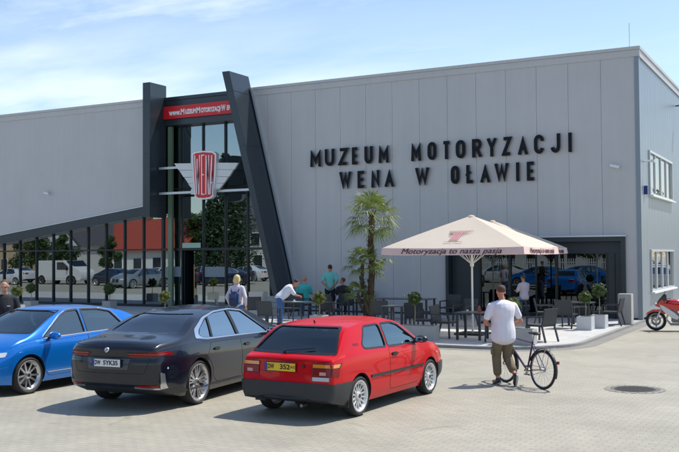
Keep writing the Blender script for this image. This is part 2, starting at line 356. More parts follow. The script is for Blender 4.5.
# pylons
def pylon(f0, f1, yb, name, label):        # front edge lines (x,z) bottom to top
    (xa0, xb0, z0), (xa1, xb1, z1) = f0, f1
    zj = [z0, 2.3, 4.55, 6.9, 9.2, z1]; zj = [z for z in zj if z >= z0 and z <= z1]; zj = sorted(set(zj))
    def X(z, a): t = (z-z0)/(z1-z0); return (xa0+(xa1-xa0)*t) if a == 0 else (xb0+(xb1-xb0)*t)
    p = MB()
    for i in range(len(zj)-1):
        a, b = zj[i]+(.008 if i else 0), zj[i+1]-(.008 if i < len(zj)-2 else 0)
        p.prism([(X(a, 0), a), (X(a, 1), a), (X(b, 1), b), (X(b, 0), b)], yb, YF+.05)
    o = bp(p, name, M_anth, label, bevel=.006)
    q = MB().prism([(X(z0, 0)+.012, z0+.01), (X(z0, 1)-.012, z0+.01), (X(z1, 1)-.012, z1-.01), (X(z1, 0)+.012, z1-.01)], yb+.012, YF+.04); bp(q, 'joint', M_joint, parent=o)
pylon((-26.77, -26.37, 4.1), (-26.77, -26.37, 10.05), YF-1.1, 'pylon', 'upright dark pylon at the left of the portal')
pylon((-19.66, -19.42, .0), (-22.3, -21.94, 10.05), YF-1.4, 'pylon', 'leaning dark pylon at the right of the portal')
# raised plate standing in for a triangle of light reflected on the pylon side
tri = MB().prism([(YF-1.098, 9.99), (YF-.02, 9.99), (YF-.3, 8.9), (YF-1.098, 7.9)], -26.366, -26.35, 'x'); bp(tri, 'sheen_facet', M_anth)
# portal header
hd = MB().bb(-26.36, -21.6, YF-.02, YF+.5, 8.23, 9.46).bb(-26.36, -21.7, YF-.12, YF-.025, 9.30, 9.52)
bp(clip([(-26.36, -20, YF-.02, YF+.5, 8.23, 9.46)], [((-21.82, 0, 9.45), (9.45, 0, 2.4))]), 'portal_header', M_anth)
bp(MB().bb(-26.36, -21.85, YF-.09, YF-.023, 9.36, 9.5), 'roof_edge', M_anth)
# glazing: curtain wall and portal
M_mull = mat('mullion_metal', (.022, .03, .036), .35, metal=.4)
GX = YF+.36
def zt(x): return lowz(x)-.3 if x < -26.75 else 8.3
colsL = [-26.80-1.125*i for i in range(0, 21)]
colsP = [-26.80, -25.72, -24.55, -23.35, -22.2, -21.05, -19.95, -19.3]
def column(x): bp(MB().bb(x-.034, x+.034, GX-.065, GX+.04, .08, zt(x)), 'mullion', M_mull)
for x in colsL[1:]: column(x)
for x in colsP[1:-1]:
    zz_ = min(8.3, (SL[1]-(x-SL[0])*3.97)); bp(MB().bb(x-.034, x+.034, GX-.065, GX+.04, .08, zz_), 'mullion', M_mull)
bp(MB().bb(-26.86, -26.74, GX-.065, GX+.04, .08, 8.3), 'mullion', M_mull)
TRZ = 2.68
bp(MB().bb(-50, -26.86, GX-.10, GX-.0, TRZ-.035, TRZ+.035).bb(-26.74, -19.9, GX-.1, GX, TRZ-.05, TRZ+.05).bb(-50, -26.86, GX-.1, GX, .08, .2).bb(-26.74, -25.77, GX-.1, GX, .08, .2).bb(-24.5, -19.3, GX-.1, GX, .08, .2), 'transom', M_mull)
rg = random.Random(5)
def pane(poly):      # each pane is tilted a hair, as real ones are
    cx = sum(p[0] for p in poly)/len(poly); cz = sum(p[1] for p in poly)/len(poly); tx, tz = rg.uniform(-.0022, .0022), rg.uniform(-.0022, .0022)
    n = len(poly); vs = [(x, GX+.01+(x-cx)*tx+(z-cz)*tz, z) for x, z in poly]+[(x, GX+.022+(x-cx)*tx+(z-cz)*tz, z) for x, z in poly]
    m = MB().add(vs, [tuple(range(n)), tuple(range(2*n-1, n-1, -1))]+[(i, i+n, (i+1) % n+n, (i+1) % n) for i in range(n)]); bp(m, 'glass_pane', M_fglass)
for i in range(len(colsL)-1):
    a, b = colsL[i+1]+.03, colsL[i]-.03
    if i == 0: b -= .03
    pane([(a, .15), (b, .15), (b, TRZ-.02), (a, TRZ-.02)])
    if zt(a) > TRZ+.1: pane([(a, TRZ+.02), (b, TRZ+.02), (b, zt(b)-.0), (a, zt(a)-.0)])
for i in range(len(colsP)-1):
    a, b = colsP[i]+.04, colsP[i+1]-.04
    if i != 1: pane([(a, .15), (b, .15), (b, TRZ-.03), (a, TRZ-.03)])
    L = lambda x: min(8.3, 9.45-(x-(-21.78))*3.97)
    if L(b) > TRZ+.4:
        pane([(a, TRZ+.03), (b, TRZ+.03), (b, min(5.4, L(b))), (a, min(5.4, L(a)))])
        if L(b) > 5.5: pane([(a, 5.4), (b, 5.4), (b, L(b)), (a, L(a))])
bp(MB().bb(-26.74, -20.6, GX-.08, GX, 5.37, 5.43), 'transom', M_mull)
# door: one leaf open inwards, pull handle, lit green sign over it
dl = bp(MB().bb(-25.67, -25.61, GX+.03, GX+1.05, .1, 2.6), 'door', M_mull, 'open dark door leaf of the entrance')
bp(MB().tube([(-25.57, GX+.9, .6), (-25.57, GX+.9, 1.9)], .018), 'door_handle', M_trim, parent=dl)
sl2 = bp(MB().bb(-25.1, -24.62, GX+.02, GX+.06, .12, 2.6), 'door', M_fglass, 'half open glass door leaf of the entrance')
bp(MB().tube([(-25.03, GX-.05, .5), (-25.03, GX-.05, 2.0)], .02), 'door_handle', mat('brass_handle', (.5, .33, .14), .4, metal=.8), parent=sl2)
es = MB().bb(-25.62, -24.62, GX-.14, GX-.11, 2.74, 2.96).build('door_sign', mat('sign_pale_green', (.30, .48, .38), .4)); tag(es, 'blank pale green sign plate above the entrance door', 'sign')
# frosted strips on the glass
fr = mat('frosted_film', (.2, .25, .28), .5)
for a, b in ((-26.7, -25.8), (-24.5, -23.4)): bp(MB().bb(a, b, GX-.005, GX+.006, 1.45, 1.9), 'frosted_strip', fr)
# interior
bp(MB().bb(-49.9, -7.6, YF+.4, 61.8, .02, .07), 'inner_floor', mat('inner_floor_tile', (.10, .10, .10), .3, var=.1))
bp(MB().bb(-49.9, -13.2, 39.5, 39.7, .08, 9.0), 'inner_wall', M_int); bp(MB().bb(-49.9, -13.2, YF+.6, 39.4, 8.85, 8.95), 'inner_ceiling', M_int)
bp(MB().bb(-13.2, -13.0, YF+.4, 45, .08, 9.0).bb(-13.0, -7.6, 41, 41.2, .08, 3.5).bb(-13.0, -7.6, YF+.4, 41, 3.4, 3.5), 'inner_wall', M_int)
bp(MB().bb(-26.30, -26.08, GX-.30, GX-.16, 0.1, 8.2), 'inner_column', mat('pale_green_column', (.13, .19, .12), .5), 'pale green upright tube beside the portal glass')
# ---- cafe front ----
cf = MB(); x0, x1, zt_ = OP
cf.bb(x0, x1, YF-.12, YF+.25, zt_-.14, zt_+.02); cf.bb(x0, x0+.12, YF-.12, YF+.25, .08, zt_-.143); cf.bb(x1-.14, x1, YF-.12, YF+.25, .08, zt_-.143)
bp(cf, 'cafe_frame', M_anth2)
bp(MB().bb(x0-.02, x1+.05, YF-.17, YF+.0, zt_+.025, zt_+.075), 'edge_trim', M_trim)
GC = YF+.3
bp(MB().bb(x0+.13, x1-.15, GC-.05, GC+.05, 2.38, zt_-.145), 'cafe_header', M_anth2)
bp(MB().bb(x0+.13, -11.75, GC-.06, GC+.04, .08, 2.377), 'cafe_wall', M_anth2); bp(MB().bb(-6.98, -6.75, GC-.06, GC+.04, .08, 2.377), 'cafe_wall', M_anth2); bp(MB().bb(-6.74, x1-.145, GC-.03, GC+.04, .08, 2.377), 'cafe_wall', M_anth2)
cm = [-11.72, -10.55, -8.82, -7.02]
for x in cm: bp(MB().bb(x-.04, x+.04, GC-.08, GC+.05, .08, 2.375), 'mullion', M_mull)
for i in range(3):
    bp(MB().bb(cm[i]+.04, cm[i+1]-.04, GC, GC+.012, .1, 2.375), 'glass_pane', M_cafe)
bp(MB().bb(-9.6, -9.55, GC-.05, GC+.03, .08, 2.375), 'mullion', M_mull)
bp(MB().bb(cm[0], cm[3], GC-.04, GC+.04, .082, .2), 'transom', M_mull)

# ---- red web address banner ----
ban = empty('web_banner', (-24, YF-.12, 8.8)); tag(ban, 'red banner with white web address on the dark header over the portal', 'banner')
MB().bb(-2.42, 2.08, -.03, .08, -.29, .27).build('panel', M_red, ban)
def text(name, s, size, m, parent, loc, rot=(PI/2, 0, 0), sx=1.0, ext=.004, off=0.0, align='CENTER', width=None, shear=0):
    c = bpy.data.curves.new(name, 'FONT'); c.body = s; c.size = size; c.extrude = ext; c.offset = off; c.align_x = align; c.align_y = 'CENTER'; c.shear = shear
    o = bpy.data.objects.new(name, c); S.collection.objects.link(o); dg = bpy.context.evaluated_depsgraph_get()
    me = bpy.data.meshes.new_from_object(o.evaluated_get(dg)); bpy.data.objects.remove(o)
    if width:
        xs_ = [v.co.x for v in me.vertices]; k_ = width/(max(xs_)-min(xs_)); sx = k_
    for v in me.vertices: v.co.x *= sx
    T = Matrix.Translation(loc) @ Matrix.Rotation(rot[2], 4, 'Z') @ Matrix.Rotation(rot[1], 4, 'Y') @ Matrix.Rotation(rot[0], 4, 'X')
    me.transform(T); me.name = name; me.materials.clear(); me.materials.append(m)
    q = bpy.data.objects.new(name, me); S.collection.objects.link(q)
    if parent: q.parent = parent
    return q
text('lettering', 'www.M', .34, M_white, ban, (-1.62, -.036, -.03), off=.014, width=.86)
text('lettering', 'UZEUM', .27, M_white, ban, (-.86, -.036, -.045), off=.014, width=.58)
text('lettering', 'M', .34, M_white, ban, (-.44, -.036, -.03), off=.014, width=.2)
text('lettering', 'OTORYZACJI', .27, M_white, ban, (.22, -.036, -.045), off=.014, width=1.05)
text('lettering', 'W', .34, M_white, ban, (.89, -.036, -.03), off=.014, width=.23)
text('lettering', 'ENA.PL', .27, M_white, ban, (1.38, -.036, -.045), off=.014, width=.62)

# ---- big wall letters, drawn as strokes ----
def arc(cx, cy, rx, ry, a0, a1, n=6): return [(cx+rx*math.cos(R(a0+(a1-a0)*i/n)), cy+ry*math.sin(R(a0+(a1-a0)*i/n))) for i in range(n+1)]
G = {'M': (1.0, [[(0, 0), (0, 1), (.5, .30), (1, 1), (1, 0)]]),
 'U': (.85, [[(0, 1), (0, .3)]+arc(.5, .3, .5, .3, 180, 360, 10)+[(1, 1)]]),
 'Z': (.85, [[(0, 1), (1, 1), (0, 0), (1, 0)]]), 'E': (.72, [[(1, 1), (0, 1), (0, 0), (1, 0)], [(0, .5), (.85, .5)]]),
 'O': (.85, [arc(.5, .7, .5, .3, 0, 180, 10)+arc(.5, .3, .5, .3, 180, 360, 10)+[(1, .7)]]),
 'T': (.85, [[(0, 1), (1, 1)], [(.5, 1), (.5, 0)]]), 'R': (.85, [[(0, 0), (0, 1), (.55, 1)]+arc(.62, .75, .38, .25, 75, -90, 8)+[(0, .5)], [(.5, .5), (1, 0)]]),
 'Y': (.85, [[(0, 1), (.5, .45), (1, 1)], [(.5, .45), (.5, 0)]]), 'A': (.95, [[(0, 0), (.5, 1), (1, 0)], [(.2, .3), (.8, .3)]]),
 'C': (.85, [[(1, .7)]+arc(.5, .7, .5, .3, 10, 180, 9)+arc(.5, .3, .5, .3, 180, 350, 9)]),
 'J': (.8, [[(1, 1), (1, .3)]+arc(.5, .3, .5, .3, 0, -170, 9)]), 'I': (0, [[(0, 0), (0, 1)]]),
 'N': (.85, [[(0, 0), (0, 1), (1, 0), (1, 1)]]), 'W': (1.2, [[(0, 1), (.25, 0), (.5, .9), (.75, 0), (1, 1)]]),
 'Ł': (.72, [[(0, 1), (0, 0), (1, 0)], [(-.32, .38), (.5, .68)]])}
def stroke(mb, pts, w, y0, y1, lim=None):    # mitred flat stroke extruded from y0 to y1
    q_ = [pts[0]]
    for p in pts[1:]:
        if (Vector(p)-Vector(q_[-1])).length > 1e-3: q_.append(p)
    pts = q_; n = len(pts); L_, Rr = [], []
    za, zb = (min(p[1] for p in pts), max(p[1] for p in pts)) if lim is None else lim
    for i, p in enumerate(pts):
        p = Vector(p); a = (p-Vector(pts[i-1])).normalized() if i else None; b = (Vector(pts[i+1])-p).normalized() if i < n-1 else None
        if a is None: a = b
        if b is None: b = a
        t = (a+b)
        if t.length < .1: t = a
        t.normalize(); nn = Vector((-t.y, t.x)); na = Vector((-a.y, a.x)); k_ = w/2/max(.45, nn.dot(na))
        l_, r_ = p+nn*k_, p-nn*k_
        for q in (l_, r_): q.y = max(za-(w/2 if lim is None else 0), min(zb+(w/2 if lim is None else 0), q.y))
        L_.append(l_); Rr.append(r_)
    for i in range(n-1):      # every piece a hair in front of the last one, so no two faces share a plane
        f0, f1 = y0-.0006*i, y1+.0004*i
        mb.add([(L_[i].x, f0, L_[i].y), (Rr[i].x, f0, Rr[i].y), (Rr[i+1].x, f0, Rr[i+1].y), (L_[i+1].x, f0, L_[i+1].y),
                (L_[i].x, f1, L_[i].y), (Rr[i].x, f1, Rr[i].y), (Rr[i+1].x, f1, Rr[i+1].y), (L_[i+1].x, f1, L_[i+1].y)],
               [(0, 1, 2, 3), (7, 6, 5, 4), (0, 4, 5, 1), (3, 2, 6, 7), (0, 3, 7, 4), (1, 5, 6, 2)])
sg = empty('wall_lettering', (-13.5, YF, 5.0)); tag(sg, 'large dark standing letters MUZEUM MOTORYZACJI WENA W OŁAWIE on the grey wall', 'sign')
M_let = mat('letter_face', (.006, .008, .012), .65, spec=.25); M_side = mat('letter_side', (.22, .225, .24), .6)
def letter(ch, xl, xr, z0, h):
    sw_ = .122; w, st = G[ch]; mbf, mbs = MB(), MB()
    W_ = max(.001, (xr-xl)-sw_); H_ = h-sw_
    for k_, s in enumerate(st):
        pts = [(xl+sw_/2+p[0]*W_, z0+sw_/2+p[1]*H_) for p in s]
        if ch == 'I': pts = [((xl+xr)/2, z0), ((xl+xr)/2, z0+h)]
        elif pts[0][1] in (z0+sw_/2,) and False: pass
        # run open straight ends out to the cap line
        def ext(a, b):
            d = (Vector(a)-Vector(b)).normalized(); 
            return (a[0]+d.x*sw_/2, a[1]+d.y*sw_/2) if abs(d.y) > .7 and (abs(a[1]-z0-sw_/2) < .01 or abs(a[1]-z0-h+sw_/2) < .01) else a
        if ch != 'I': pts[0] = ext(pts[0], pts[1]); pts[-1] = ext(pts[-1], pts[-2])
        pts = [(p[0]+13.5, p[1]-5.0) for p in pts]
        lm = (z0-5.0, z0+h-5.0); stroke(mbf, pts, sw_, -.15-.002*k_, -.13, lm); stroke(mbs, pts, sw_*.98, -.128+.001*k_, -.03, lm)
    o = mbf.build('letter', M_let, sg, fix=True); mbs.build('letter_return', M_side, o)
rows = [((5.99+.0, .69), 'MUZEUMMOTORYZACJI', [(85, 130), (147, 187), (205, 245), (262, 290), (315, 350), (375, 418), (513, 555), (583, 620), (644, 682)], [(103, 141), (168, 206), (228, 266), (288, 326), (352, 391), (416, 456), (482, 521), (552, 569)]),
        ((5.03, .69), 'WENAWOŁAWIE', [(208, 258), (285, 318), (343, 378), (400, 439), (530, 588)], [(82, 116), (144, 176), (200, 239), (257, 313), (343, 356), (386, 421)])]
for (z0, h), s, A, B in rows:
    px_ = [(290+a/4.24, 290+b/4.24) for a, b in A]+[(430+a/4, 430+b/4) for a, b in B]
    for ch, (a, b) in zip(s, px_): letter(ch, yp(a, 155, YF-.15).x, yp(b, 155, YF-.15).x, z0, h)

# ---- winged emblem on two rails ----
em = empty('winged_emblem', (-24.3, YF-.7, 6.0)); tag(em, 'white winged emblem with a red WENA shield hung on rails before the portal glass', 'emblem')
YE = YF-.7
def ep(x, y): p = yp(x, y, YE); return (p.x+24.3, p.z-6.0)
M_wing = mat('wing_white', (.62, .64, .64), .5); M_wedge = mat('wing_edge', (.2, .21, .22), .6)
for zz_ in (yp(200, 165.6, YE).z, yp(200, 191.5, YE).z):
    MB().bb(-2.0, 2.1 if zz_ > 6 else 3.0, .14, .2, zz_-6.05, zz_-5.95).build('rail', M_trim, em)
yl = [163.5, 170.5, 177.5, 184, 189.5]; xl = [174.5, 179.5, 184.5, 188.5, 191.5]; xr = [238.5, 233.5, 228.5, 224, 220]
for i in range(5):
    y0_, y1_ = yl[i], (yl[i+1]-.4 if i < 4 else 190)
    for sgn, xs_, xi in ((0, xl, 200), (1, xr, 212)):
        dxk = 4.2 if i < 4 else 1
        pts = [ep(xs_[i], y0_-(.6 if sgn else 0)), ep(xi, y0_-(1 if sgn else .3)), ep(xi, y1_-(.8 if sgn else .2)), ep(xs_[i]+(dxk if sgn == 0 else -dxk), y1_-(.5 if sgn else 0))]
        MB().prism(pts, -.02-.003*i, .08).build('feather', M_wing, em, bevel=.004)
def shield(s):
    P = [(193.5, 154), (196, 152.3), (205, 151), (215, 151.7), (217.8, 154), (217, 175), (214.8, 196.5), (212, 198.6), (205, 199.6), (199, 199.2), (196.3, 197), (194.6, 176)]
    c = ep(205.7, 175.5); return [(c[0]+(ep(*p)[0]-c[0])*s[0], c[1]+(ep(*p)[1]-c[1])*s[1]) for p in P]
MB().prism(shield((1, 1)), -.12, .1).build('shield_border', M_white, em)
MB().prism(shield((.88, .94)), -.135, -.11).build('shield', M_red, em)
lt = MB(); c0 = ep(205.7, 175.5)
def sw2(px0, px1, ch, top, bot):
    a = ep(px0, top); b = ep(px1, bot); w_, st = G[ch]
    for k_, s in enumerate(st):
        stroke(lt, [(a[0]+p[0]*(b[0]-a[0])+(0.5-p[1])*(.3)*(c0[0]-a[0]/2-b[0]/2)*.25, b[1]+p[1]*(a[1]-b[1])) for p in s], .045, -.160-.006*k_, -.1352)
sw2(197, 202, 'W', 155.5, 194.5); sw2(203.7, 206.5, 'E', 155.5, 194.5); sw2(208, 210.8, 'N', 155.5, 194.5); sw2(212.2, 215, 'A', 155.5, 194.5)
lt.build('lettering', M_white, em)

# ---- security cameras, lightning rod, lamp ----
def seccam(loc, label):
    e = empty('security_camera', loc); tag(e, label, 'security camera')
    MB().tube([(0, 0, 0), (0, -.12, 0)], .05, 12).build('mount', M_white, e); MB().tube([(-.1, -.14, .02), (.2, -.16, -.06)], .055, 12).build('housing', M_white, e)
p = yp(614, 166, YF-.03); seccam(p, 'small white security camera on the grey wall right of the large letters')
p = yp(48, 193, YF-.03); seccam(p, 'small white security camera on the grey wall above the long window band')
p = yp(629.5, 45, YF+.5); tag(MB().tube([(p.x, p.y, TOPZ), (p.x, p.y, TOPZ+1.05)], .012, 6).build('lightning_rod', M_trim), 'thin metal lightning rod standing on the roof edge near the corner', 'lightning rod')
p = CAMP + ray(676, 106)*(( -5.75-CAMP.x)/ray(676, 106).x)
fl_ = empty('wall_floodlight', (-5.78, p.y, p.z)); tag(fl_, 'dark floodlight on an arm high on the side wall', 'floodlight'); MB().bar((0, 0, 0), (.45, 0, .03), .05).build('arm', M_black, fl_); MB().box((.55, 0, -.02), (.3, .34, .09)).build('lamp_head', M_black, fl_)
p = CAMP + ray(647.5, 190)*((-5.7-CAMP.x)/ray(647.5, 190).x)
e = empty('alarm_box', (-5.8, p.y, p.z)); tag(e, 'small blue alarm box beside the upper side window', 'alarm'); MB().box((.06, 0, 0), (.12, .2, .3)).build('case', mat('alarm_blue', (.02, .04, .2), .4), e); MB().tube([(0.0, 0, 1.02), (.25, 0, 1.02)], .03, 8).box((.3, 0, 1.02), (.12, .12, .1)).build('bracket', M_white, e)
# ================= CARS =================
def pchip(keys):
    xs = [k[0] for k in keys]; ys = [k[1] for k in keys]; n = len(xs)
    d = [(ys[i+1]-ys[i])/(xs[i+1]-xs[i]) for i in range(n-1)]
    m = [d[0]]+[0 if d[i-1]*d[i] <= 0 else 2*d[i-1]*d[i]/(d[i-1]+d[i]) for i in range(1, n-1)]+[d[-1]]
    def f(x):
        if x <= xs[0]: return ys[0]
        if x >= xs[-1]: return ys[-1]
        i = max(j for j in range(n-1) if xs[j] <= x); h = xs[i+1]-xs[i]; t = (x-xs[i])/h
        return (2*t**3-3*t*t+1)*ys[i]+(t**3-2*t*t+t)*h*m[i]+(-2*t**3+3*t*t)*ys[i+1]+(t**3-t*t)*h*m[i+1]
    return f
def sm(t): t = max(0, min(1, t)); return t*t*(3-2*t)
class Car:
    def __init__(s, sp):
        s.sp = sp; s.top = pchip(sp['top']); s.belt = pchip(sp['belt']); s.wb = pchip(sp['wbelt']); s.bot = pchip(sp['bottom']); s.side = pchip(sp['side'])
        s.rs = pchip(sp['rshift']); s.fs = pchip(sp['fshift']); s.y0 = sp['top'][0][0]; s.y1 = sp['top'][-1][0]
    def section(s, y, inset=0, zb=None):
        sp = s.sp; rr, re = sp.get('edge', (.09, .055))
        u = max(0, (s.y0+rr-y)/rr, (y-(s.y1-rr))/rr); e = re*(1-math.sqrt(max(0, 1-min(1, u)**2)))
        zb_ = (s.bot(y) if zb is None else zb)+e*.7; zl = s.belt(y)-e*.5; zt = max(s.top(y)-e*.5, zl+.012)-inset; w = s.wb(y)-e
        K1, K2, K3 = 16, 8, 12; P = [(0, zb_), ((w*s.side(0)-inset)*.8, zb_)]
        for i in range(K1+1):
            t = i/K1; P.append((w*s.side(t)-inset, zb_+(zl-zb_)*t))
        h = zt-zl; full = sp['hfull']; cr = min(sp.get('crown', .05), h*.55); zc = zl+max(.002, h-cr); xb = w*s.side(1)-sp.get('ledge', .02)*min(1, h/.15)-inset
        xc = max(.05, xb-sp['tumble']*(zc-zl)/full)
        for i in range(1, K2+1):
            t = i/K2; P.append((xb+(xc-xb)*t+.014*math.sin(PI*t)*min(1, h/.2), zl+.001+(zc-zl)*t))
        for i in range(1, K3+1):
            t = i/K3; P.append((xc*(1-t), zc+(zt-zc)*(1-(1-t)**2.6)))
        return P
    def warp(s, x, y, z):
        wr = 1-sm((y-s.y0)/.8); wf = 1-sm((s.y1-y)/.8); wd = s.sp['wbelt'][0][1]
        return Vector((x, y+wr*(s.rs(z)+s.sp.get('bowr', .1)*min(1.1, abs(x)/.9)**2.6)+wf*(s.fs(z)-s.sp.get('bowf', .22)*min(1.1, abs(x)/.9)**2.2), z))
    def solid(s, inset=0, ya=None, yb=None, zb=None, n=96):
        ya = s.y0 if ya is None else ya; yb = s.y1 if yb is None else yb
        if inset == 0:
            e = [0, .004, .012, .025, .04, .06, .085]; ys = [ya+q for q in e]+[ya+.085+(yb-ya-.17)*i/(n-1) for i in range(1, n-1)]+[yb-q for q in e[::-1]]
        else: ys = [ya+(yb-ya)*i/(n-1) for i in range(n)]
        b = bmesh.new(); rows = []
        for y in ys:
            P = s.section(y, inset, zb); m = len(P)
            row = [b.verts.new(s.warp(x, y, z)) for x, z in P]
            row += [b.verts.new(s.warp(-P[i][0], y, P[i][1])) for i in range(m-2, 0, -1)]
            rows.append(row)
        k = len(rows[0])
        for i in range(len(rows)-1):
            for j in range(k): b.faces.new((rows[i][j], rows[i][(j+1) % k], rows[i+1][(j+1) % k], rows[i+1][j]))
        for row, y in ((rows[0], ys[0]), (rows[-1], ys[-1])):      # closing faces as a grid
            P = s.section(y, inset, zb); m = len(P); C_ = 14; G_ = []
            for i in range(m):
                x, z = P[i]
                if i in (0, m-1): G_.append([row[i]]); continue
                r_ = [row[i]]+[b.verts.new(s.warp(x*(1-2*c/C_), y, z)) for c in range(1, C_)]+[row[k-i]]; G_.append(r_)
            for i in range(m-1):
                A, B = G_[i], G_[i+1]
                if len(A) == 1 or len(B) == 1:
                    o_, l_ = (A[0], B) if len(A) == 1 else (B[0], A)
                    for c in range(C_): b.faces.new((o_, l_[c], l_[c+1]))
                else:
                    for c in range(C_): b.faces.new((A[c], A[c+1], B[c+1], B[c]))
        bmesh.ops.recalc_face_normals(b, faces=b.faces)
        return b
def bm_obj(b, name='tmp'):
    me = bpy.data.meshes.new(name); b.to_mesh(me); b.free(); o = bpy.data.objects.new(name, me); S.collection.objects.link(o); return o
def boolean(o, cutters, op='DIFFERENCE'):
    for c in cutters:
        m = o.modifiers.new('b', 'BOOLEAN'); m.operation = op; m.object = c; m.solver = 'EXACT'
    dg = bpy.context.evaluated_depsgraph_get(); dg.update()
    me = bpy.data.meshes.new_from_object(o.evaluated_get(dg)); o.modifiers.clear(); old = o.data; o.data = me; bpy.data.meshes.remove(old)
    for c in cutters: d = c.data; bpy.data.objects.remove(c); bpy.data.meshes.remove(d)
    return o
def arcp(cy, cz, r, a0, a1, n=10): return [(cy+r*math.cos(R(a0+(a1-a0)*i/n)), cz+r*math.sin(R(a0+(a1-a0)*i/n))) for i in range(n+1)]
def roundpoly(P, r, n=4):
    out = []; m = len(P)
    for i in range(m):
        p = Vector(P[i]); a = Vector(P[i-1])-p; b = Vector(P[(i+1) % m])-p; q = min(r, a.length*.45, b.length*.45)
        A, B = p+a.normalized()*q, p+b.normalized()*q
        for k in range(n+1):
            t = k/n; out.append(tuple((1-t)**2*A+2*t*(1-t)*p+t*t*B))
    return out
def offpoly(P, d):
    n = len(P); ar = sum(P[i-1][0]*P[i][1]-P[i][0]*P[i-1][1] for i in range(n)); sg_ = 1 if ar > 0 else -1; out = []
    for i in range(n):
        p = Vector(P[i]); a = (p-Vector(P[i-1])); b = (Vector(P[(i+1) % n])-p)
        if a.length < 1e-6: a = b
        if b.length < 1e-6: b = a
        a.normalize(); b.normalize(); na = Vector((a.y, -a.x)); nb = Vector((b.y, -b.x)); v = na+nb
        if v.length < 1e-4: v = na
        v.normalize(); k = min(2, 1/max(.3, v.dot(na))); out.append(tuple(p+v*d*k*sg_))
    return out
def cast(bvh, axis, a, b):
    o, d = {'R': (Vector((3, a, b)), Vector((-1, 0, 0))), 'L': (Vector((-3, a, b)), Vector((1, 0, 0))), 'B': (Vector((a, -5, b)), Vector((0, 1, 0))), 'F': (Vector((a, 5, b)), Vector((0, -1, 0))), 'T': (Vector((a, b, 3)), Vector((0, 0, -1)))}[axis]
    h, nn, i, ds = bvh.ray_cast(o, d)
    if h is None:
        q = o+d*(3-.5 if axis in 'RLT' else 3); h, nn, i, ds = bvh.find_nearest(q)
    return h, nn
def patch(bvh, poly, axis, name, m, parent, off=.003, back=.012, cell=.06, hole=None, sheet=False):
    b = bmesh.new()
    if hole:     # ring between two outlines with the same number of points
        A = [b.verts.new((p[0], p[1], 0)) for p in poly]; B = [b.verts.new((p[0], p[1], 0)) for p in hole]; n = len(A)
        for i in range(n): b.faces.new((A[i], A[(i+1) % n], B[(i+1) % n], B[i]))
    else:
        b.faces.new([b.verts.new((p[0], p[1], 0)) for p in poly])
    x0, x1 = min(p[0] for p in poly), max(p[0] for p in poly); z0, z1 = min(p[1] for p in poly), max(p[1] for p in poly)
    for k in range(1, int((x1-x0)/cell)+1): bmesh.ops.bisect_plane(b, geom=list(b.verts)+list(b.edges)+list(b.faces), plane_co=(x0+k*cell+.0003, 0, 0), plane_no=(1, 0, 0))
    for k in range(1, int((z1-z0)/cell)+1): bmesh.ops.bisect_plane(b, geom=list(b.verts)+list(b.edges)+list(b.faces), plane_co=(0, z0+k*cell+.0003, 0), plane_no=(0, 1, 0))
    bound = [e for e in b.edges if len(e.link_faces) == 1]; N_ = {}
    for v in b.verts:
        h, nn = cast(bvh, axis, v.co.x, v.co.y); N_[v] = nn; v.co = h+nn*off
    if not sheet:
        r = bmesh.ops.extrude_edge_only(b, edges=bound)
        nv = [g_ for g_ in r['geom'] if isinstance(g_, bmesh.types.BMVert)]
        for v in nv:
            best = min(N_, key=lambda q: (q.co-v.co).length_squared) if len(N_) < 400 else None
            nn = N_[best] if best else bvh.find_nearest(v.co)[1]
            v.co = v.co-nn*back
    want = {'R': Vector((1, 0, 0)), 'L': Vector((-1, 0, 0)), 'B': Vector((0, -1, 0)), 'F': Vector((0, 1, 0)), 'T': Vector((0, 0, 1))}[axis]
    bmesh.ops.recalc_face_normals(b, faces=b.faces)
    fs = [f for f in b.faces]; 
    if sum(f.normal.dot(want)*f.calc_area() for f in fs) < 0: bmesh.ops.reverse_faces(b, faces=fs)
    me = bpy.data.meshes.new(name); b.to_mesh(me); b.free()
    return link(name, me, m, parent, True)
def sides(bvh, poly, name, m, parent, label=None, **k):
    return [patch(bvh, poly, ax, name, m, parent, **k) for ax in ('R', 'L')]
def cyl_x(y, z, r, x0, x1, n=48):
    m = MB(); vs = [(x, y+r*math.cos(2*PI*i/n), z+r*math.sin(2*PI*i/n)) for x in (x0, x1) for i in range(n)]
    m.add(vs, [tuple(range(n-1, -1, -1)), tuple(range(n, 2*n))]+[(i, (i+1) % n, (i+1) % n+n, i+n) for i in range(n)])
    return m
def mb_obj(m):
    o = m.build('tmp', M_black); return o
M_tyre = mat('tyre_rubber', (.018, .018, .019), .75, bump=.05, bscale=80); M_disc = mat('brake_disc', (.2, .2, .21), .4, metal=.9)
M_well = mat('underbody_black', (.008, .008, .009), .9); M_trimb = mat('black_trim', (.012, .013, .015), .38); M_bump = mat('grey_bumper_plastic', (.022, .025, .03), .5, var=.12, vscale=5)
M_cloth = mat('seat_cloth', (.045, .05, .055), .9); M_chrome = mat('chrome_trim', (.7, .72, .74), .18, metal=1)
M_cglass = glass('car_glass', (.58, .74, .75), .17, gcol=(.75, .95, 1)); M_wsg = glass('windscreen_glass', (.45, .55, .57), .12, gcol=(.85, .97, 1)); M_tint = glass('tinted_car_glass', (.05, .06, .075), .12, gcol=(.9, .95, 1))
M_lampr = mat('lamp_red', (.22, .003, .005), .2, coat=.2, spec=.3); M_lampo = mat('lamp_amber', (.75, .22, .01), .15, coat=1); M_lampw = mat('lamp_clear', (.6, .6, .6), .15, coat=1)
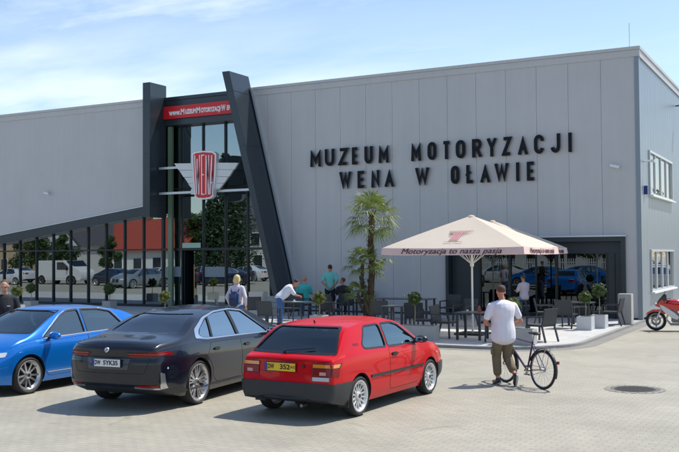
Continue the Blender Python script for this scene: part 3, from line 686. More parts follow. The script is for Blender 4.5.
def wheel(name, r, w, rr, style, mrim, parent, loc, flip):
    H = MB(); RX = Matrix.Rotation(PI/2, 3, 'Y')
    hub = MB().lathe([(.0, -w*.2), (rr*.62, -w*.2), (rr*.62, -w*.1), (0, -w*.1)], 24, RX)
    wo = hub.build('wheel', M_disc, parent, True)
    a = w/2
    ty = MB().lathe([(rr-.005, -a*.8), (rr+.01, -a*.92), (rr+(r-rr)*.5, -a*1.03), (r-.035, -a*.98), (r-.012, -a*.86), (r-.002, -a*.6), (r, -a*.3), (r-.006, -a*.28), (r-.006, -a*.24), (r, -a*.22), (r, a*.22), (r-.006, a*.24), (r-.006, a*.28), (r, a*.3),
                       (r-.002, a*.6), (r-.012, a*.86), (r-.035, a*.98), (rr+(r-rr)*.5, a*1.03), (rr+.01, a*.92), (rr-.005, a*.8)], 48, RX).build('tyre', M_tyre, wo, True)
    # rim: barrel, lip and spokes on the +X face
    rm = MB().lathe([(rr-.002, -a*.8), (rr-.02, -a*.7), (rr-.045, -a*.4), (rr-.045, a*.5), (rr-.022, a*.72), (rr-.012, a*.9), (rr+.006, a*.93), (rr+.006, a*.8)], 48, RX)
    def spoke(q0, q1, w0, w1, x0, x1, r0=.05, r1=None, th=.022):
        r1 = r1 or rr-.018; c0, s0, c1, s1 = math.cos(q0), math.sin(q0), math.cos(q1), math.sin(q1); vs = []
        for (c, s_, rad, wd, x) in ((c0, s0, r0, w0, x0), (c1, s1, r1, w1, x1)):
            for dx_ in (-th, 0):
                for k in (-1, 1): vs.append((x+dx_, rad*c-k*wd/2*s_, rad*s_+k*wd/2*c))
        rm.add(vs, [(0, 1, 3, 2), (4, 6, 7, 5), (0, 2, 6, 4), (1, 5, 7, 3), (2, 3, 7, 6), (0, 4, 5, 1)])
    xf = a*.62
    if style == 'twin':
        for i in range(5):
            q = 2*PI*i/5+.2
            for dq in (-.14, .14): spoke(q+dq*.8, q+dq*1.15, .03, .026, xf-.01, xf+.012)
            for dq in (-.40, .40): spoke(q+dq*.7, q+dq*1.0, .02, .02, xf-.014, xf+.008)
    elif style == 'ten':
        for i in range(10): spoke(2*PI*i/10, 2*PI*i/10+(.06 if i % 2 else -.06), .036, .03, xf-.02, xf+.01)
    elif style == 'mesh':
        for i in range(14):
            q = 2*PI*i/14
            spoke(q, q+.24, .012, .014, xf-.01, xf+.01, r0=.06); spoke(q, q-.24, .012, .014, xf-.008, xf+.012, r0=.06)
        rm.lathe([(rr*.78, xf-.01), (rr*.8, xf+.006), (rr*.84, xf+.006), (rr*.86, xf-.01)], 40, RX)
    rm.lathe([(.0, xf+.018), (.035, xf+.018), (.06, xf+.006), (.07, xf-.03)], 20, RX)
    ro = rm.build('rim', mrim, wo, False); 
    for f in ro.data.polygons: f.use_smooth = True
    ro.data.set_sharp_from_angle(angle=R(40))
    cp = MB().lathe([(0, xf+.024), (.028, xf+.024), (.032, xf+.012)], 16, RX).build('hub_cap', M_trimb, wo, True)
    wo.location = loc
    if flip: wo.rotation_euler = (0, 0, PI)
    return wo
def seat(parent, x, y, z, wd=.5, m=M_cloth, back=.62):
    T = Matrix.Rotation(R(14), 3, 'X')
    s_ = MB().box((x, y+.05, z), (wd, .52, .14)).box((x, y-.28, z+back/2), (wd*.96, .12, back), M=T).build('seat', m, parent, bevel=.04, smooth=True)
    MB().box((x, y-.40, z+back+.12), (.26, .09, .17), M=T).build('headrest', m, s_, bevel=.035, smooth=True)
def plate(parent, s1, s2, loc, ry, rx, bgc, wd=.52, ht=.114, rot=0, deco=None):
    e = MB().box((0, 0, 0), (wd+.02, .016, ht+.02)).build('plate', M_trimb, parent, bevel=.003)
    MB().box((0, -.010, 0), (wd, .006, ht)).build('plate_face', bgc, e, bevel=.001)
    MB().box((-wd/2+.022, -.0145, 0), (.04, .002, ht-.004)).build('plate_band', mat('plate_blue', (.01, .04, .3), .4), e)
    mt = mat('plate_ink', (.01, .01, .012), .5)
    if s1: text('lettering', s1, .095, mt, e, (-wd/2+.05+.055, -.0145, .0), off=.003, width=.11, ext=.001)
    if s2: text('lettering', s2, .095, mt, e, (.085, -.0145, .0), off=.003, width=s2 and (.27 if len(s2) > 4 else .17), ext=.001)
    e.location = loc; e.rotation_euler = (rx, 0, rot); return e
def car_base(sp, name, label, paint):
    root = empty(name); tag(root, label, 'car'); c = Car(sp); b = c.solid()
    bvh = BVHTree.FromBMesh(b); o = bm_obj(b, 'body'); ax = sp['axles']; hw = max(k[1] for k in sp['wbelt']); ra = sp['arch']; rz = sp['tyre']
    cut = []
    for y in ax:
        for sx in (-1, 1): cut.append(mb_obj(cyl_x(y, rz+.01, ra, min(sx*(hw-.27), sx*1.3), max(sx*(hw-.27), sx*1.3))))
    cv = c.solid(inset=sp.get('shell', .055), ya=sp['cab'][0], yb=sp['cab'][1], zb=.36, n=40)
    bmesh.ops.bisect_plane(cv, geom=list(cv.verts)+list(cv.edges)+list(cv.faces), plane_co=(0, 0, 2), plane_no=(0, 0, 1))
    cut.append(bm_obj(cv))
    for P in sp['side_windows']: cut.append(mb_obj(MB().prism(P, -1.5, 1.5, 'x')))
    P = sp['rear_window']; cut.append(mb_obj(MB().prism(P, c.y0-1, sp['cab'][0]+.9, 'y')))
    P = sp['windscreen']; cut.append(mb_obj(MB().prism(P, sp['cab'][1]-.95, c.y1+1, 'y')))
    boolean(o, cut)
    me = o.data; me.materials.clear(); me.materials.append(paint); me.materials.append(M_well)
    for f in me.polygons:
        p = f.center; h, nn, i, d = bvh.find_nearest(p)
        f.material_index = 1 if (d > .010 or (f.normal.z < -.6 and p.z < .36)) else 0
    me.shade_smooth(); me.set_sharp_from_angle(angle=R(32)); o.parent = root
    for P in sp['side_windows']:
        sides(bvh, P, 'side_window', sp['glass'], root, off=-.012, sheet=True)
    patch(bvh, sp['rear_window'], 'B', 'rear_window', sp['rglass'], root, off=-.010, sheet=True); patch(bvh, sp['windscreen'], 'F', 'windscreen', M_wsg, root, off=-.010, sheet=True)
    for y in ax:
        for sx in (-1, 1): wheel('wheel', sp['tyre'], sp['tw'], sp['rim'], sp['style'], sp['mrim'], root, (sx*(hw-sp['tw']/2-.012), y, sp['tyre']), sx < 0)
    # cabin
    for x in (-.37, .37): seat(root, x, sp['seaty'], .50)
    MB().box((0, sp['reary'], .52), (1.2, .5, .14)).box((0, sp['reary']-.32, .78), (1.2, .12, .52), M=Matrix.Rotation(R(16), 3, 'X')).build('rear_bench', M_cloth, root, bevel=.04, smooth=True)
    MB().box((0, sp['cab'][1]-.28, .80), (1.3, .5, .16)).build('dashboard', M_trimb, root, bevel=.05, smooth=True)
    sx = -.37; q = Matrix.Rotation(R(-65), 3, 'X')
    MB().tube([Vector((sx, sp['seaty']+.52, .93))+q @ Vector((.18*math.cos(2*PI*i/24), .18*math.sin(2*PI*i/24), 0)) for i in range(24)], .014, 8, closed=True).build('steering_wheel', M_trimb, root, True)
    return root, bvh, c
def ring(bvh, P, d0, d1, m, root, name='window_trim', off=.004, cell=.09, axes='RL'):
    return [patch(bvh, offpoly(P, d1), ax, name, m, root, off=off, cell=cell, hole=offpoly(P, d0)) for ax in axes]
def door(bvh, P, paint, root, hnd, mh, label=None):
    for ax in 'RL':
        g_ = patch(bvh, offpoly(P, .007), ax, 'door_gap', M_well, root, off=.0012, back=.004, hole=offpoly(P, -.002))
        d_ = patch(bvh, P, ax, 'door', paint, root, off=.0026, back=.004)
        if hnd:
            y, z = hnd; h, nn = cast(bvh, ax, y, z); sx = 1 if ax == 'R' else -1
            MB().box(h+Vector((sx*.002, 0, 0)), (.012, .17, .055)).build('handle_recess', M_well, d_, bevel=.005)
            MB().box(h+Vector((sx*.022, 0, .004)), (.022, .19, .028)).build('door_handle', mh, d_, bevel=.008, smooth=True)
def mirror(root, x, y, z, m, sc=1):
    for sx in (-1, 1):
        mo = MB().ball((sx*(x+.11), y-.005, z), (.12*sc, .068, .062*sc), 20, 12).build('mirror', m, root, True)
        MB().bar((sx*(x-.03), y+.01, z-.05), (sx*(x+.06), y, z-.035), .05, .04).build('mirror_arm', M_trimb, mo); MB().box((sx*(x+.10), y-.066, z), (.12*sc, .005, .08*sc)).build('mirror_glass', mat('mirror_glass', (.8, .8, .8), .02, metal=1), mo)

# ---- the small red hatchback ----
M_redp = mat('red_car_paint', (.52, .001, .006), .3, coat=.35, spec=.12)
M_silv = mat('rim_silver', (.55, .56, .57), .28, metal=.85); M_whr = mat('rim_white_silver', (.62, .63, .63), .35, metal=.5)
sp = dict(top=[(-1.975, .875), (-1.93, .90), (-1.87, .925), (-1.34, 1.28), (-1.2, 1.318), (-.6, 1.362), (0, 1.358), (.30, 1.31), (.55, 1.185), (1.02, .935), (1.15, .915), (1.6, .86), (1.92, .77), (2.02, .70)],
  belt=[(-1.975, .85), (-1.7, .885), (-1.2, .905), (0, .885), (1.0, .865), (1.9, .72), (2.02, .66)], wbelt=[(-1.975, .77), (-1.7, .805), (-1, .825), (0, .8275), (1, .82), (1.7, .785), (2.02, .71)],
  bottom=[(-1.975, .30), (-1.6, .22), (-1.2, .19), (1.4, .19), (2.02, .26)], side=[(0, .94), (.12, .975), (.4, 1.0), (.7, 1.0), (.9, .985), (1, .965)],
  rshift=[(.2, .06), (.30, .0), (.5, -.005), (.56, .0), (.9, .035), (1.0, .04)], fshift=[(.2, -.05), (.35, 0), (.5, 0), (.66, -.03)], hfull=.45, tumble=.19, crown=.045, bowr=.045, edge=(.05, .032),
  axles=(-1.215, 1.215), arch=.325, tyre=.292, tw=.19, rim=.222, style='mesh', mrim=M_whr, glass=M_cglass, rglass=glass('rear_glass_grey', (.42, .52, .54), .07, gcol=(.85, .97, 1)), cab=(-1.62, 1.05), seaty=.05, reary=-.8,
  side_windows=[roundpoly([(.80, .915), (-.25, .935), (-.25, 1.262), (.10, 1.262), (.30, 1.215)], .035), roundpoly([(-.33, .935), (-.98, .96), (-1.03, 1.01), (-.80, 1.258), (-.33, 1.262)], .05)],
  rear_window=roundpoly([(-.70, .945), (.70, .945), (.515, 1.275), (-.515, 1.275)], .05), windscreen=roundpoly([(-.66, .965), (.66, .965), (.53, 1.28), (-.53, 1.28)], .05))
red, bv, rc = car_base(sp, 'hatchback_car', 'small old red three-door hatchback with grey bumpers and a yellow rear plate', M_redp)
SW = sp['side_windows']
for P in SW: ring(bv, P, -.004, .022, M_trimb, red)
patch(bv, roundpoly([(-.735, .922), (.735, .922), (.545, 1.284), (-.545, 1.284)], .05), 'B', 'window_trim', M_trimb, red, off=.004, cell=.07, hole=offpoly(sp['rear_window'], -.003))
patch(bv, roundpoly([(-.69, .95), (.69, .95), (.55, 1.287), (-.55, 1.287)], .05), 'F', 'window_trim', M_trimb, red, off=.004, cell=.09, hole=offpoly(sp['windscreen'], -.003))
dr = [(-.285, .90)]+[(-.285, .35), (-.25, .28), (.70, .28)]+[(.80, .36), (.86, .60), (.86, .865)]
door(bv, dr, M_redp, red, (-.13, .80), M_trimb)
def shell(c, cutsp, off, name, m, parent, arches=True, thick=.02):
    b = c.solid()
    for co, no in cutsp: bmesh.ops.bisect_plane(b, geom=list(b.verts)+list(b.edges)+list(b.faces), plane_co=co, plane_no=no, clear_outer=True)
    b.normal_update(); n0 = {v: v.normal.copy() for v in b.verts}
    bound = [e for e in b.edges if len(e.link_faces) == 1]
    for v in b.verts: v.co += n0[v]*off
    r = bmesh.ops.extrude_edge_only(b, edges=bound)
    for v in [g_ for g_ in r['geom'] if isinstance(g_, bmesh.types.BMVert)]:
        q = min(n0, key=lambda u: (u.co-v.co).length_squared); v.co -= n0[q]*(off+thick)
    bf = [e for e in b.edges if len(e.link_faces) == 1]
    if bf: bmesh.ops.holes_fill(b, edges=bf)
    bmesh.ops.recalc_face_normals(b, faces=b.faces)
    o = bm_obj(b, name); sp = c.sp; hw = 1
    if arches:
        boolean(o, [mb_obj(cyl_x(y, sp['tyre']+.01, sp['arch']+.004, -1.4, 1.4)) for y in sp['axles']])
    o.data.materials.clear(); o.data.materials.append(m); o.data.shade_smooth(); o.data.set_sharp_from_angle(angle=R(35)); o.name = name; o.data.name = name; o.parent = parent; return o
shell(rc, [((0, -1.30, 0), (0, 1, 0)), ((0, 0, .535), (0, 0, 1))], .022, 'rear_bumper', M_bump, red)
shell(rc, [((0, 1.45, 0), (0, -1, 0)), ((0, 0, .50), (0, 0, 1))], .022, 'front_bumper', M_bump, red)
# lamps: amber over red, wrapped round the corners
for sx in (-1, 1):
    X = lambda v: sx*v
    P = [(X(.46), .645), (X(.79), .645), (X(.79), .745), (X(.46), .745)]; Q = [(X(.46), .757), (X(.785), .757), (X(.785), .805), (X(.46), .805)]
    l_ = patch(bv, P, 'B', 'tail_light', M_lampr, red, off=.012, back=.02)
    patch(bv, Q, 'B', 'tail_light_top', M_lampo, l_, off=.013, back=.02); patch(bv, [(X(.45), .636), (X(.79), .636), (X(.79), .814), (X(.45), .814)], 'B', 'lamp_housing', M_trimb, l_, off=.006, back=.012)
    ax = 'R' if sx > 0 else 'L'
    patch(bv, [(-1.965, .645), (-1.79, .645), (-1.79, .745), (-1.965, .745)], ax, 'tail_light', M_lampr, red, off=.006); patch(bv, [(-1.965, .757), (-1.79, .757), (-1.79, .805), (-1.965, .805)], ax, 'tail_light', M_lampo, red, off=.006)
    patch(bv, [(X(.57), .655), (X(.67), .655), (X(.67), .70), (X(.57), .70)], 'B', 'reversing_light', mat('lamp_pink', (.6, .3, .28), .2), red, off=.016)
    # front lamps
    patch(bv, [(X(.38), .56), (X(.70), .56), (X(.70), .68), (X(.38), .68)], 'F', 'headlight', M_lampw, red, off=.006)
    patch(bv, [(1.80, .56), (1.93, .56), (1.93, .66), (1.80, .66)], ax, 'indicator', M_lampo, red, off=.006)
    patch(bv, [(1.46, .665), (1.53, .665), (1.53, .69), (1.46, .69)], ax, 'side_indicator', M_lampo, red, off=.012)
patch(bv, [(.46, .575), (.72, .575), (.72, .628), (.46, .628)], 'B', 'reflector', mat('pale_grey_patch', (.5, .5, .52), .4), red, off=.012, back=.03)
patch(bv, [(-.36, .58), (.36, .58), (.36, .68), (-.36, .68)], 'F', 'grille', M_trimb, red, off=.004)
M_yel = mat('plate_yellow', (.75, .48, .02), .4); M_wplate = mat('plate_white', (.72, .73, .74), .4)
h, nn = cast(bv, 'B', -.08, .745)
pl = plate(red, 'DW', '352', (-.08, h.y-.016, .745), 0, 0, M_yel); 
text('lettering', 'WE', .06, mat('plate_ink', (.01, .01, .012), .5), pl, (.215, -.0145, 0), ext=.001)
h, nn = cast(bv, 'B', .30, .76); MB().lathe([(0, .012), (.022, .012), (.026, 0), (.026, -.01)], 16, Matrix.Rotation(PI/2, 3, 'X'), off=(.30, h.y-.004, .765)).build('boot_lock', M_trimb, red, True)
for z, a, b in ((.838, -.70, .70),): patch(bv, [(a, z), (b, z), (b, z+.007), (a, z+.007)], 'B', 'hatch_gap', M_well, red, off=.0012)
for sx in (-.46, .46): patch(bv, [(sx, .56), (sx+.006, .56), (sx+.006, .81), (sx, .81)], 'B', 'hatch_gap', M_well, red, off=.0012)
# side mouldings, rear spoiler edge, wiper, exhaust, mudflaps, mirrors
sides(bv, [(-.90, .525), (.90, .52), (.90, .555), (-.90, .56)], 'side_moulding', M_trimb, red, off=.016, back=.02)
sides(bv, [(-1.14, 1.03), (-1.30, 1.035), (-1.30, 1.045), (-1.14, 1.04)], 'pillar_slot', M_well, red, off=.001); sides(bv, [(-1.14, 1.01), (-1.30, 1.015), (-1.30, 1.023), (-1.14, 1.018)], 'pillar_slot', M_well, red, off=.001)
h0, n0_ = cast(bv, 'B', -.10, .935); h1, n1_ = cast(bv, 'B', .36, .99)
MB().tube([h0+n0_*.03, h1+n1_*.02], .007, 6).tube([h0+n0_*.0, h0+n0_*.04], .02, 8).build('rear_wiper', M_trimb, red)
MB().tube([(.28, -1.98, .22), (.28, -1.6, .23)], .028, 12, cap=False).tube([(.28, -1.98, .22), (.28, -1.6, .23)], .024, 12).build('exhaust', M_disc, red, True)
MB().box((.26, -1.72, .24), (.42, .22, .14)).build('silencer', M_well, red, bevel=.04)
for sx in (-1, 1):
    for y in (-1.56, .86): MB().box((sx*.72, y, .27), (.18, .012, .20)).build('mudflap', M_trimb, red)
tx = mat('plate_ink2', (.55, .55, .52), .5)
mirror(red, .80, .66, .965, M_trimb)
for (x, z, w_) in ((-.45, 1.0, .08), (.45, .925, .14)): pass
st = mat('sticker_white', (.6, .62, .62), .5)
MB().box((0, .55, 1.30), (.10, .01, .05)).build('inner_mirror', M_trimb, red, bevel=.01)
h, nn = cast(bv, 'B', .05, 1.20); 
red.location = (-7.0, 13.60, 0); red.rotation_euler = (0, 0, R(-2.3)); red.scale = (1.02, 1.02, 1.025)
h, nn = cast(bv, 'T', 0, -1.15); MB().tube([h, h+Vector((0, -.03, .03))], .012, 6).build('washer_jet', M_trimb, red)

# ---- the graphite saloon ----
M_gra = mat('graphite_car_paint', (.004, .007, .016), .25, metal=.0, coat=.6, spec=.3)
DLO = [(1.02, .99), (-1.20, 1.045), (-1.36, 1.10), (-1.30, 1.17), (-.95, 1.335), (-.55, 1.412), (0, 1.432), (.38, 1.39)]
sp = dict(top=[(-2.66, .99), (-2.60, 1.06), (-2.5, 1.095), (-2.05, 1.125), (-1.90, 1.14), (-1.1, 1.425), (-.5, 1.50), (0, 1.515), (.4, 1.495), (.75, 1.40), (1.5, 1.07), (1.68, 1.03), (2.15, .90), (2.36, .78), (2.40, .70)],
  belt=[(-2.66, .94), (-2.3, .985), (-1.5, 1.01), (0, .955), (1.4, .93), (2.2, .80), (2.4, .66)], wbelt=[(-2.66, .84), (-2.4, .895), (-1.8, .95), (-.5, .94), (1.2, .95), (2, .91), (2.4, .78)],
  bottom=[(-2.66, .34), (-2.2, .22), (-1.6, .18), (1.6, .18), (2.40, .22)], side=[(0, .93), (.10, .965), (.3, .985), (.5, 1.0), (.72, 1.0), (.82, .985), (.93, .965), (1, .945)],
  rshift=[(.25, .16), (.38, .05), (.45, 0), (.75, -.005), (.85, .02), (.97, .0), (1.05, .02)], fshift=[(.2, -.05), (.35, 0), (.5, 0), (.7, -.03)], hfull=.50, tumble=.27, crown=.06, bowr=.20, ledge=.03,
  axles=(-1.4975, 1.4975), arch=.385, tyre=.358, tw=.25, rim=.295, style='twin', mrim=M_silv, glass=glass('side_tint_glass', (.2, .25, .28), .36, gcol=(.8, .95, 1)), rglass=M_tint, cab=(-1.75, 1.52), seaty=.0, reary=-.95,
  side_windows=[roundpoly([(1.02, .99), (-.02, 1.015), (-.02, 1.43), (.38, 1.385)], .03), roundpoly([(-.11, 1.018), (-.93, 1.038), (-.80, 1.37), (-.50, 1.415), (-.11, 1.43)], .03), roundpoly([(-.99, 1.04), (-1.20, 1.05), (-1.33, 1.10), (-1.22, 1.20), (-.87, 1.35)], .03)],
  rear_window=roundpoly([(-.66, 1.16), (.66, 1.16), (.52, 1.42), (-.52, 1.42)], .05), windscreen=roundpoly([(-.72, 1.10), (.72, 1.10), (.57, 1.42), (-.57, 1.42)], .05))
bmw, bv, bc = car_base(sp, 'saloon_car', 'dark graphite four-door saloon with white rear plate parked beside the red hatchback', M_gra)
D2 = roundpoly(DLO, .05)
DLO_ = [(1.06, .965), (-1.20, 1.015), (-1.50, 1.055), (-1.43, 1.19), (-1.0, 1.365), (-.55, 1.44), (0, 1.458), (.40, 1.415)]
for ax in 'RL': patch(bv, roundpoly(DLO_, .06), ax, 'window_trim', M_chrome, bmw, off=.006, cell=.05, hole=offpoly(D2, .006))
for ax in 'RL':
    patch(bv, [(-.02, 1.01), (-.11, 1.012), (-.11, 1.432), (-.02, 1.432)], ax, 'door_pillar', M_trimb, bmw, off=.003); patch(bv, [(-.93, 1.035), (-.99, 1.037), (-.87, 1.35), (-.81, 1.372)], ax, 'door_pillar', M_trimb, bmw, off=.003)
arr = arcp(-1.4975, .36, .43, 88, 12, 8)
fdoor = [(-.085, .93), (-.085, .38), (-.03, .30), (.95, .30), (1.06, .40), (1.10, .70), (1.06, .915)]
rdoor = [(-.10, .935), (-.10, .38), (-.14, .30), (-.92, .30)]+[p for p in arcp(-1.4975, .36, .45, 5, 60, 6)]+[(-1.16, .86), (-1.10, .955)]
door(bv, fdoor, M_gra, bmw, (.10, .83), M_gra); door(bv, rdoor, M_gra, bmw, (-.95, .845), M_gra)
sides(bv, [(-.95, .26), (.98, .26), (.98, .285), (-.95, .285)], 'sill_trim', M_trimb, bmw, off=.012)
patch(bv, roundpoly([(-.92, .26), (.92, .26), (.92, .385), (.55, .40), (-.55, .40), (-.92, .385)], .03), 'B', 'diffuser', M_bump, bmw, off=.012, cell=.05)
for sx in (-1, 1):
    ax = 'R' if sx > 0 else 'L'; X = lambda v: sx*v
    l_ = patch(bv, roundpoly([(X(.33), .888), (X(.90), .85), (X(.90), .922), (X(.60), .928), (X(.33), .920)], .015), 'B', 'tail_light', M_trimb, bmw, off=.006, cell=.05)
    patch(bv, roundpoly([(X(.60), .878), (X(.88), .868), (X(.88), .915), (X(.60), .92)], .015), 'B', 'lamp_segment', M_lampr, l_, off=.012, cell=.05)
    patch(bv, [(X(.36), .902), (X(.86), .885), (X(.86), .897), (X(.36), .912)], 'B', 'lamp_strip', mat('lamp_strip_red', (.4, .01, .012), .2, coat=1), l_, off=.016, cell=.05)
    patch(bv, roundpoly([(-2.62, .845), (-2.26, .885), (-2.30, .93), (-2.62, .93)], .015), ax, 'tail_light', M_lampr, bmw, off=.006, cell=.04)
    # silver corner blades and low reflectors
    patch(bv, roundpoly([(X(.80), .362), (X(.852), .37), (X(.862), .60), (X(.835), .62), (X(.828), .46)], .01), 'B', 'bumper_blade', M_silv, bmw, off=.014, cell=.04)
    patch(bv, roundpoly([(X(.46), .385), (X(.80), .36), (X(.80), .385), (X(.46), .41)], .004), 'B', 'bumper_blade', M_silv, bmw, off=.018, cell=.05)
    patch(bv, [(X(.52), .408), (X(.80), .39), (X(.80), .425), (X(.52), .43)], 'B', 'reflector', M_lampr, bmw, off=.012, cell=.05)
    patch(bv, [(X(.45), .62), (X(.80), .62), (X(.80), .71), (X(.45), .70)], 'F', 'headlight', M_lampw, bmw, off=.005, cell=.05)
    patch(bv, [(X(.05), .42), (X(.35), .42), (X(.35), .68), (X(.05), .68)], 'F', 'grille', M_trimb, bmw, off=.006, cell=.08)
    patch(bv, roundpoly([(-2.335, .66), (-2.31, .66), (-2.31, .69), (-2.335, .69)], .004), ax, 'charge_mark', M_lampw, bmw, off=.002)
patch(bv, [(-.75, 1.015), (.75, 1.015), (.75, 1.022), (-.75, 1.022)], 'B', 'boot_gap', M_well, bmw, off=.0012, cell=.05)
patch(bv, offpoly(roundpoly([(-.62, .60), (.62, .60), (.72, .84), (-.72, .84)], .03), .0), 'B', 'boot_gap', M_well, bmw, off=.0012, back=.003, cell=.05, hole=offpoly(roundpoly([(-.62, .60), (.62, .60), (.72, .84), (-.72, .84)], .03), -.007))
patch(bv, roundpoly([(-.36, .66), (.36, .66), (.40, .83), (-.40, .83)], .02), 'B', 'plate_recess', mat('recess_paint', (.02, .022, .03), .35, coat=1), bmw, off=.003, cell=.05)
h, nn = cast(bv, 'B', 0, .76); pl = plate(bmw, 'DW', '5YK35', (0, h.y-.02, .76), 0, 0, M_wplate)
h, nn = cast(bv, 'B', 0, .945)
em_ = MB().lathe([(0, .012), (.036, .012), (.042, .004), (.042, -.01)], 24, Matrix.Rotation(PI/2, 3, 'X'), off=(0, h.y-.012, .955)).build('badge', M_chrome, bmw, True)
qd = MB()
for k_ in (0, 1):
    pts = [(0, 0)]+[(.026*math.cos(a+k_*PI), .026*math.sin(a+k_*PI)) for a in [PI/2*i/5 for i in range(6)]]
    qd.prism([(p[0], .955+p[1]) for p in pts], h.y-.027, h.y-.0245)
qd.build('badge_mark', mat('badge_blue', (.05, .2, .5), .3), em_)
h, nn = cast(bv, 'T', 0, -.95); MB().prism([(-.10, 0), (.09, 0), (-.02, .055), (-.09, .06)], -.02, .02, 'x').build('roof_fin', M_gra, bmw, bevel=.008); kids(bmw)[-1].location = (0, -.9, h.z-.01) if kids(bmw)[-1].name.startswith('roof_fin') else (0, 0, 0)
mirror(bmw, .93, .95, 1.03, M_trimb, 1.15)
sides(bv, roundpoly([(-2.0, .86), (-1.82, .86), (-1.82, .99), (-2.0, .99)], .03), 'filler_flap', M_gra, bmw, off=.002, back=.003)
bmw.location = (-10.12, 13.60, 0); bmw.rotation_euler = (0, 0, R(5))

# ---- the blue saloon ----
M_blu = mat('blue_car_paint', (.0, .17, .60), .28, metal=.4, coat=.8)
sp = dict(top=[(-2.45, .97), (-2.38, 1.03), (-2.2, 1.06), (-1.98, 1.09), (-1.15, 1.385), (-.5, 1.458), (0, 1.465), (.3, 1.44), (.6, 1.345), (1.35, 1.02), (1.5, .985), (1.95, .88), (2.15, .77), (2.22, .66)],
  belt=[(-2.45, .92), (-2.0, .965), (-1, .955), (0, .93), (1.2, .90), (1.95, .79), (2.22, .60)], wbelt=[(-2.45, .80), (-2.2, .86), (-1.5, .905), (0, .907), (1.2, .905), (1.8, .87), (2.22, .74)],
  bottom=[(-2.45, .3), (-1.5, .18), (1.5, .18), (2.22, .22)], side=[(0, .93), (.10, .965), (.35, .99), (.6, 1.0), (.8, .995), (.9, .98), (1, .955)],
  rshift=[(.25, .08), (.4, 0), (.75, 0), (1.0, .03)], fshift=[(.2, -.03), (.3, 0), (.5, 0), (.7, -.04), (.8, -.08)], hfull=.50, tumble=.24, crown=.055, bowr=.15, bowf=.28,
  axles=(-1.343, 1.343), arch=.36, tyre=.325, tw=.225, rim=.26, style='ten', mrim=M_silv, glass=M_cglass, rglass=M_cglass, cab=(-1.7, 1.38), seaty=.0, reary=-.85,
  side_windows=[roundpoly([(.98, .955), (-.06, .975), (-.06, 1.385), (.20, 1.375), (.40, 1.30)], .03), roundpoly([(-.14, .977), (-.98, 1.0), (-1.13, 1.06), (-.90, 1.315), (-.60, 1.37), (-.14, 1.387)], .03)],
  rear_window=roundpoly([(-.62, 1.11), (.62, 1.11), (.5, 1.36), (-.5, 1.36)], .05), windscreen=roundpoly([(-.72, 1.05), (.72, 1.05), (.56, 1.395), (-.56, 1.395)], .05))
blu, bv, lc = car_base(sp, 'liftback_car', 'bright blue family car facing the camera at the left edge', M_blu)
for P in sp['side_windows']: ring(bv, P, -.004, .02, M_trimb, blu)
D2 = roundpoly([(.99, .953), (-.98, .998), (-1.15, 1.06), (-.91, 1.325), (-.60, 1.38), (0, 1.40), (.22, 1.388), (.42, 1.31)], .04); ring(bv, D2, .012, .024, M_chrome, blu, off=.006)
patch(bv, roundpoly([(-.75, 1.03), (.75, 1.03), (.58, 1.40), (-.58, 1.40)], .05), 'F', 'window_trim', M_trimb, blu, off=.003, cell=.09, hole=offpoly(sp['windscreen'], -.003))
fdoor = [(-.10, .92), (-.10, .36), (-.05, .28), (.88, .28), (.97, .36), (1.02, .7), (1.0, .885)]
rdoor = [(-.115, .92), (-.115, .36), (-.16, .28), (-.80, .28)]+arcp(-1.343, .335, .42, 5, 60, 6)+[(-1.05, .80), (-1.03, .93)]
door(bv, fdoor, M_blu, blu, (.06, .80), M_blu); door(bv, rdoor, M_blu, blu, (-.85, .82), M_blu)
sides(bv, [(-.92, .335), (.92, .335), (.92, .348), (-.92, .348)], 'sill_trim', M_chrome, blu, off=.008)
for sx in (-1, 1):
    ax = 'R' if sx > 0 else 'L'; X = lambda v: sx*v
    patch(bv, roundpoly([(X(.52), .67), (X(.80), .68), (X(.80), .76), (X(.54), .73)], .02), 'F', 'headlight', M_lampw, blu, off=.006, cell=.05); patch(bv, roundpoly([(1.93, .66), (2.08, .655), (2.08, .735), (1.91, .77)], .02), ax, 'headlight', M_lampw, blu, off=.006, cell=.05)
    patch(bv, roundpoly([(X(.50), .30), (X(.74), .30), (X(.74), .37), (X(.5), .37)], .02), 'F', 'fog_light', M_lampw, blu, off=.004)
    patch(bv, roundpoly([(X(.45), .78), (X(.83), .78), (X(.83), .92), (X(.45), .92)], .02), 'B', 'tail_light', M_lampr, blu, off=.006)
patch(bv, roundpoly([(-.42, .56), (.42, .56), (.44, .72), (-.44, .72)], .03), 'F', 'grille', M_trimb, blu, off=.006)
patch(bv, roundpoly([(-.55, .27), (.55, .27), (.5, .40), (-.5, .40)], .03), 'F', 'lower_grille', M_trimb, blu, off=.004)
h, nn = cast(bv, 'T', .55, 1.0)
mirror(blu, .885, .86, .985, M_blu, 1.1)
blu.location = (-13.32, 13.15, 0); blu.rotation_euler = (0, 0, PI+R(0))
for o_, s_ in ((red, 0), (bmw, 0), (blu, 0)): o_['group'] = 'cars parked in front of the terrace'
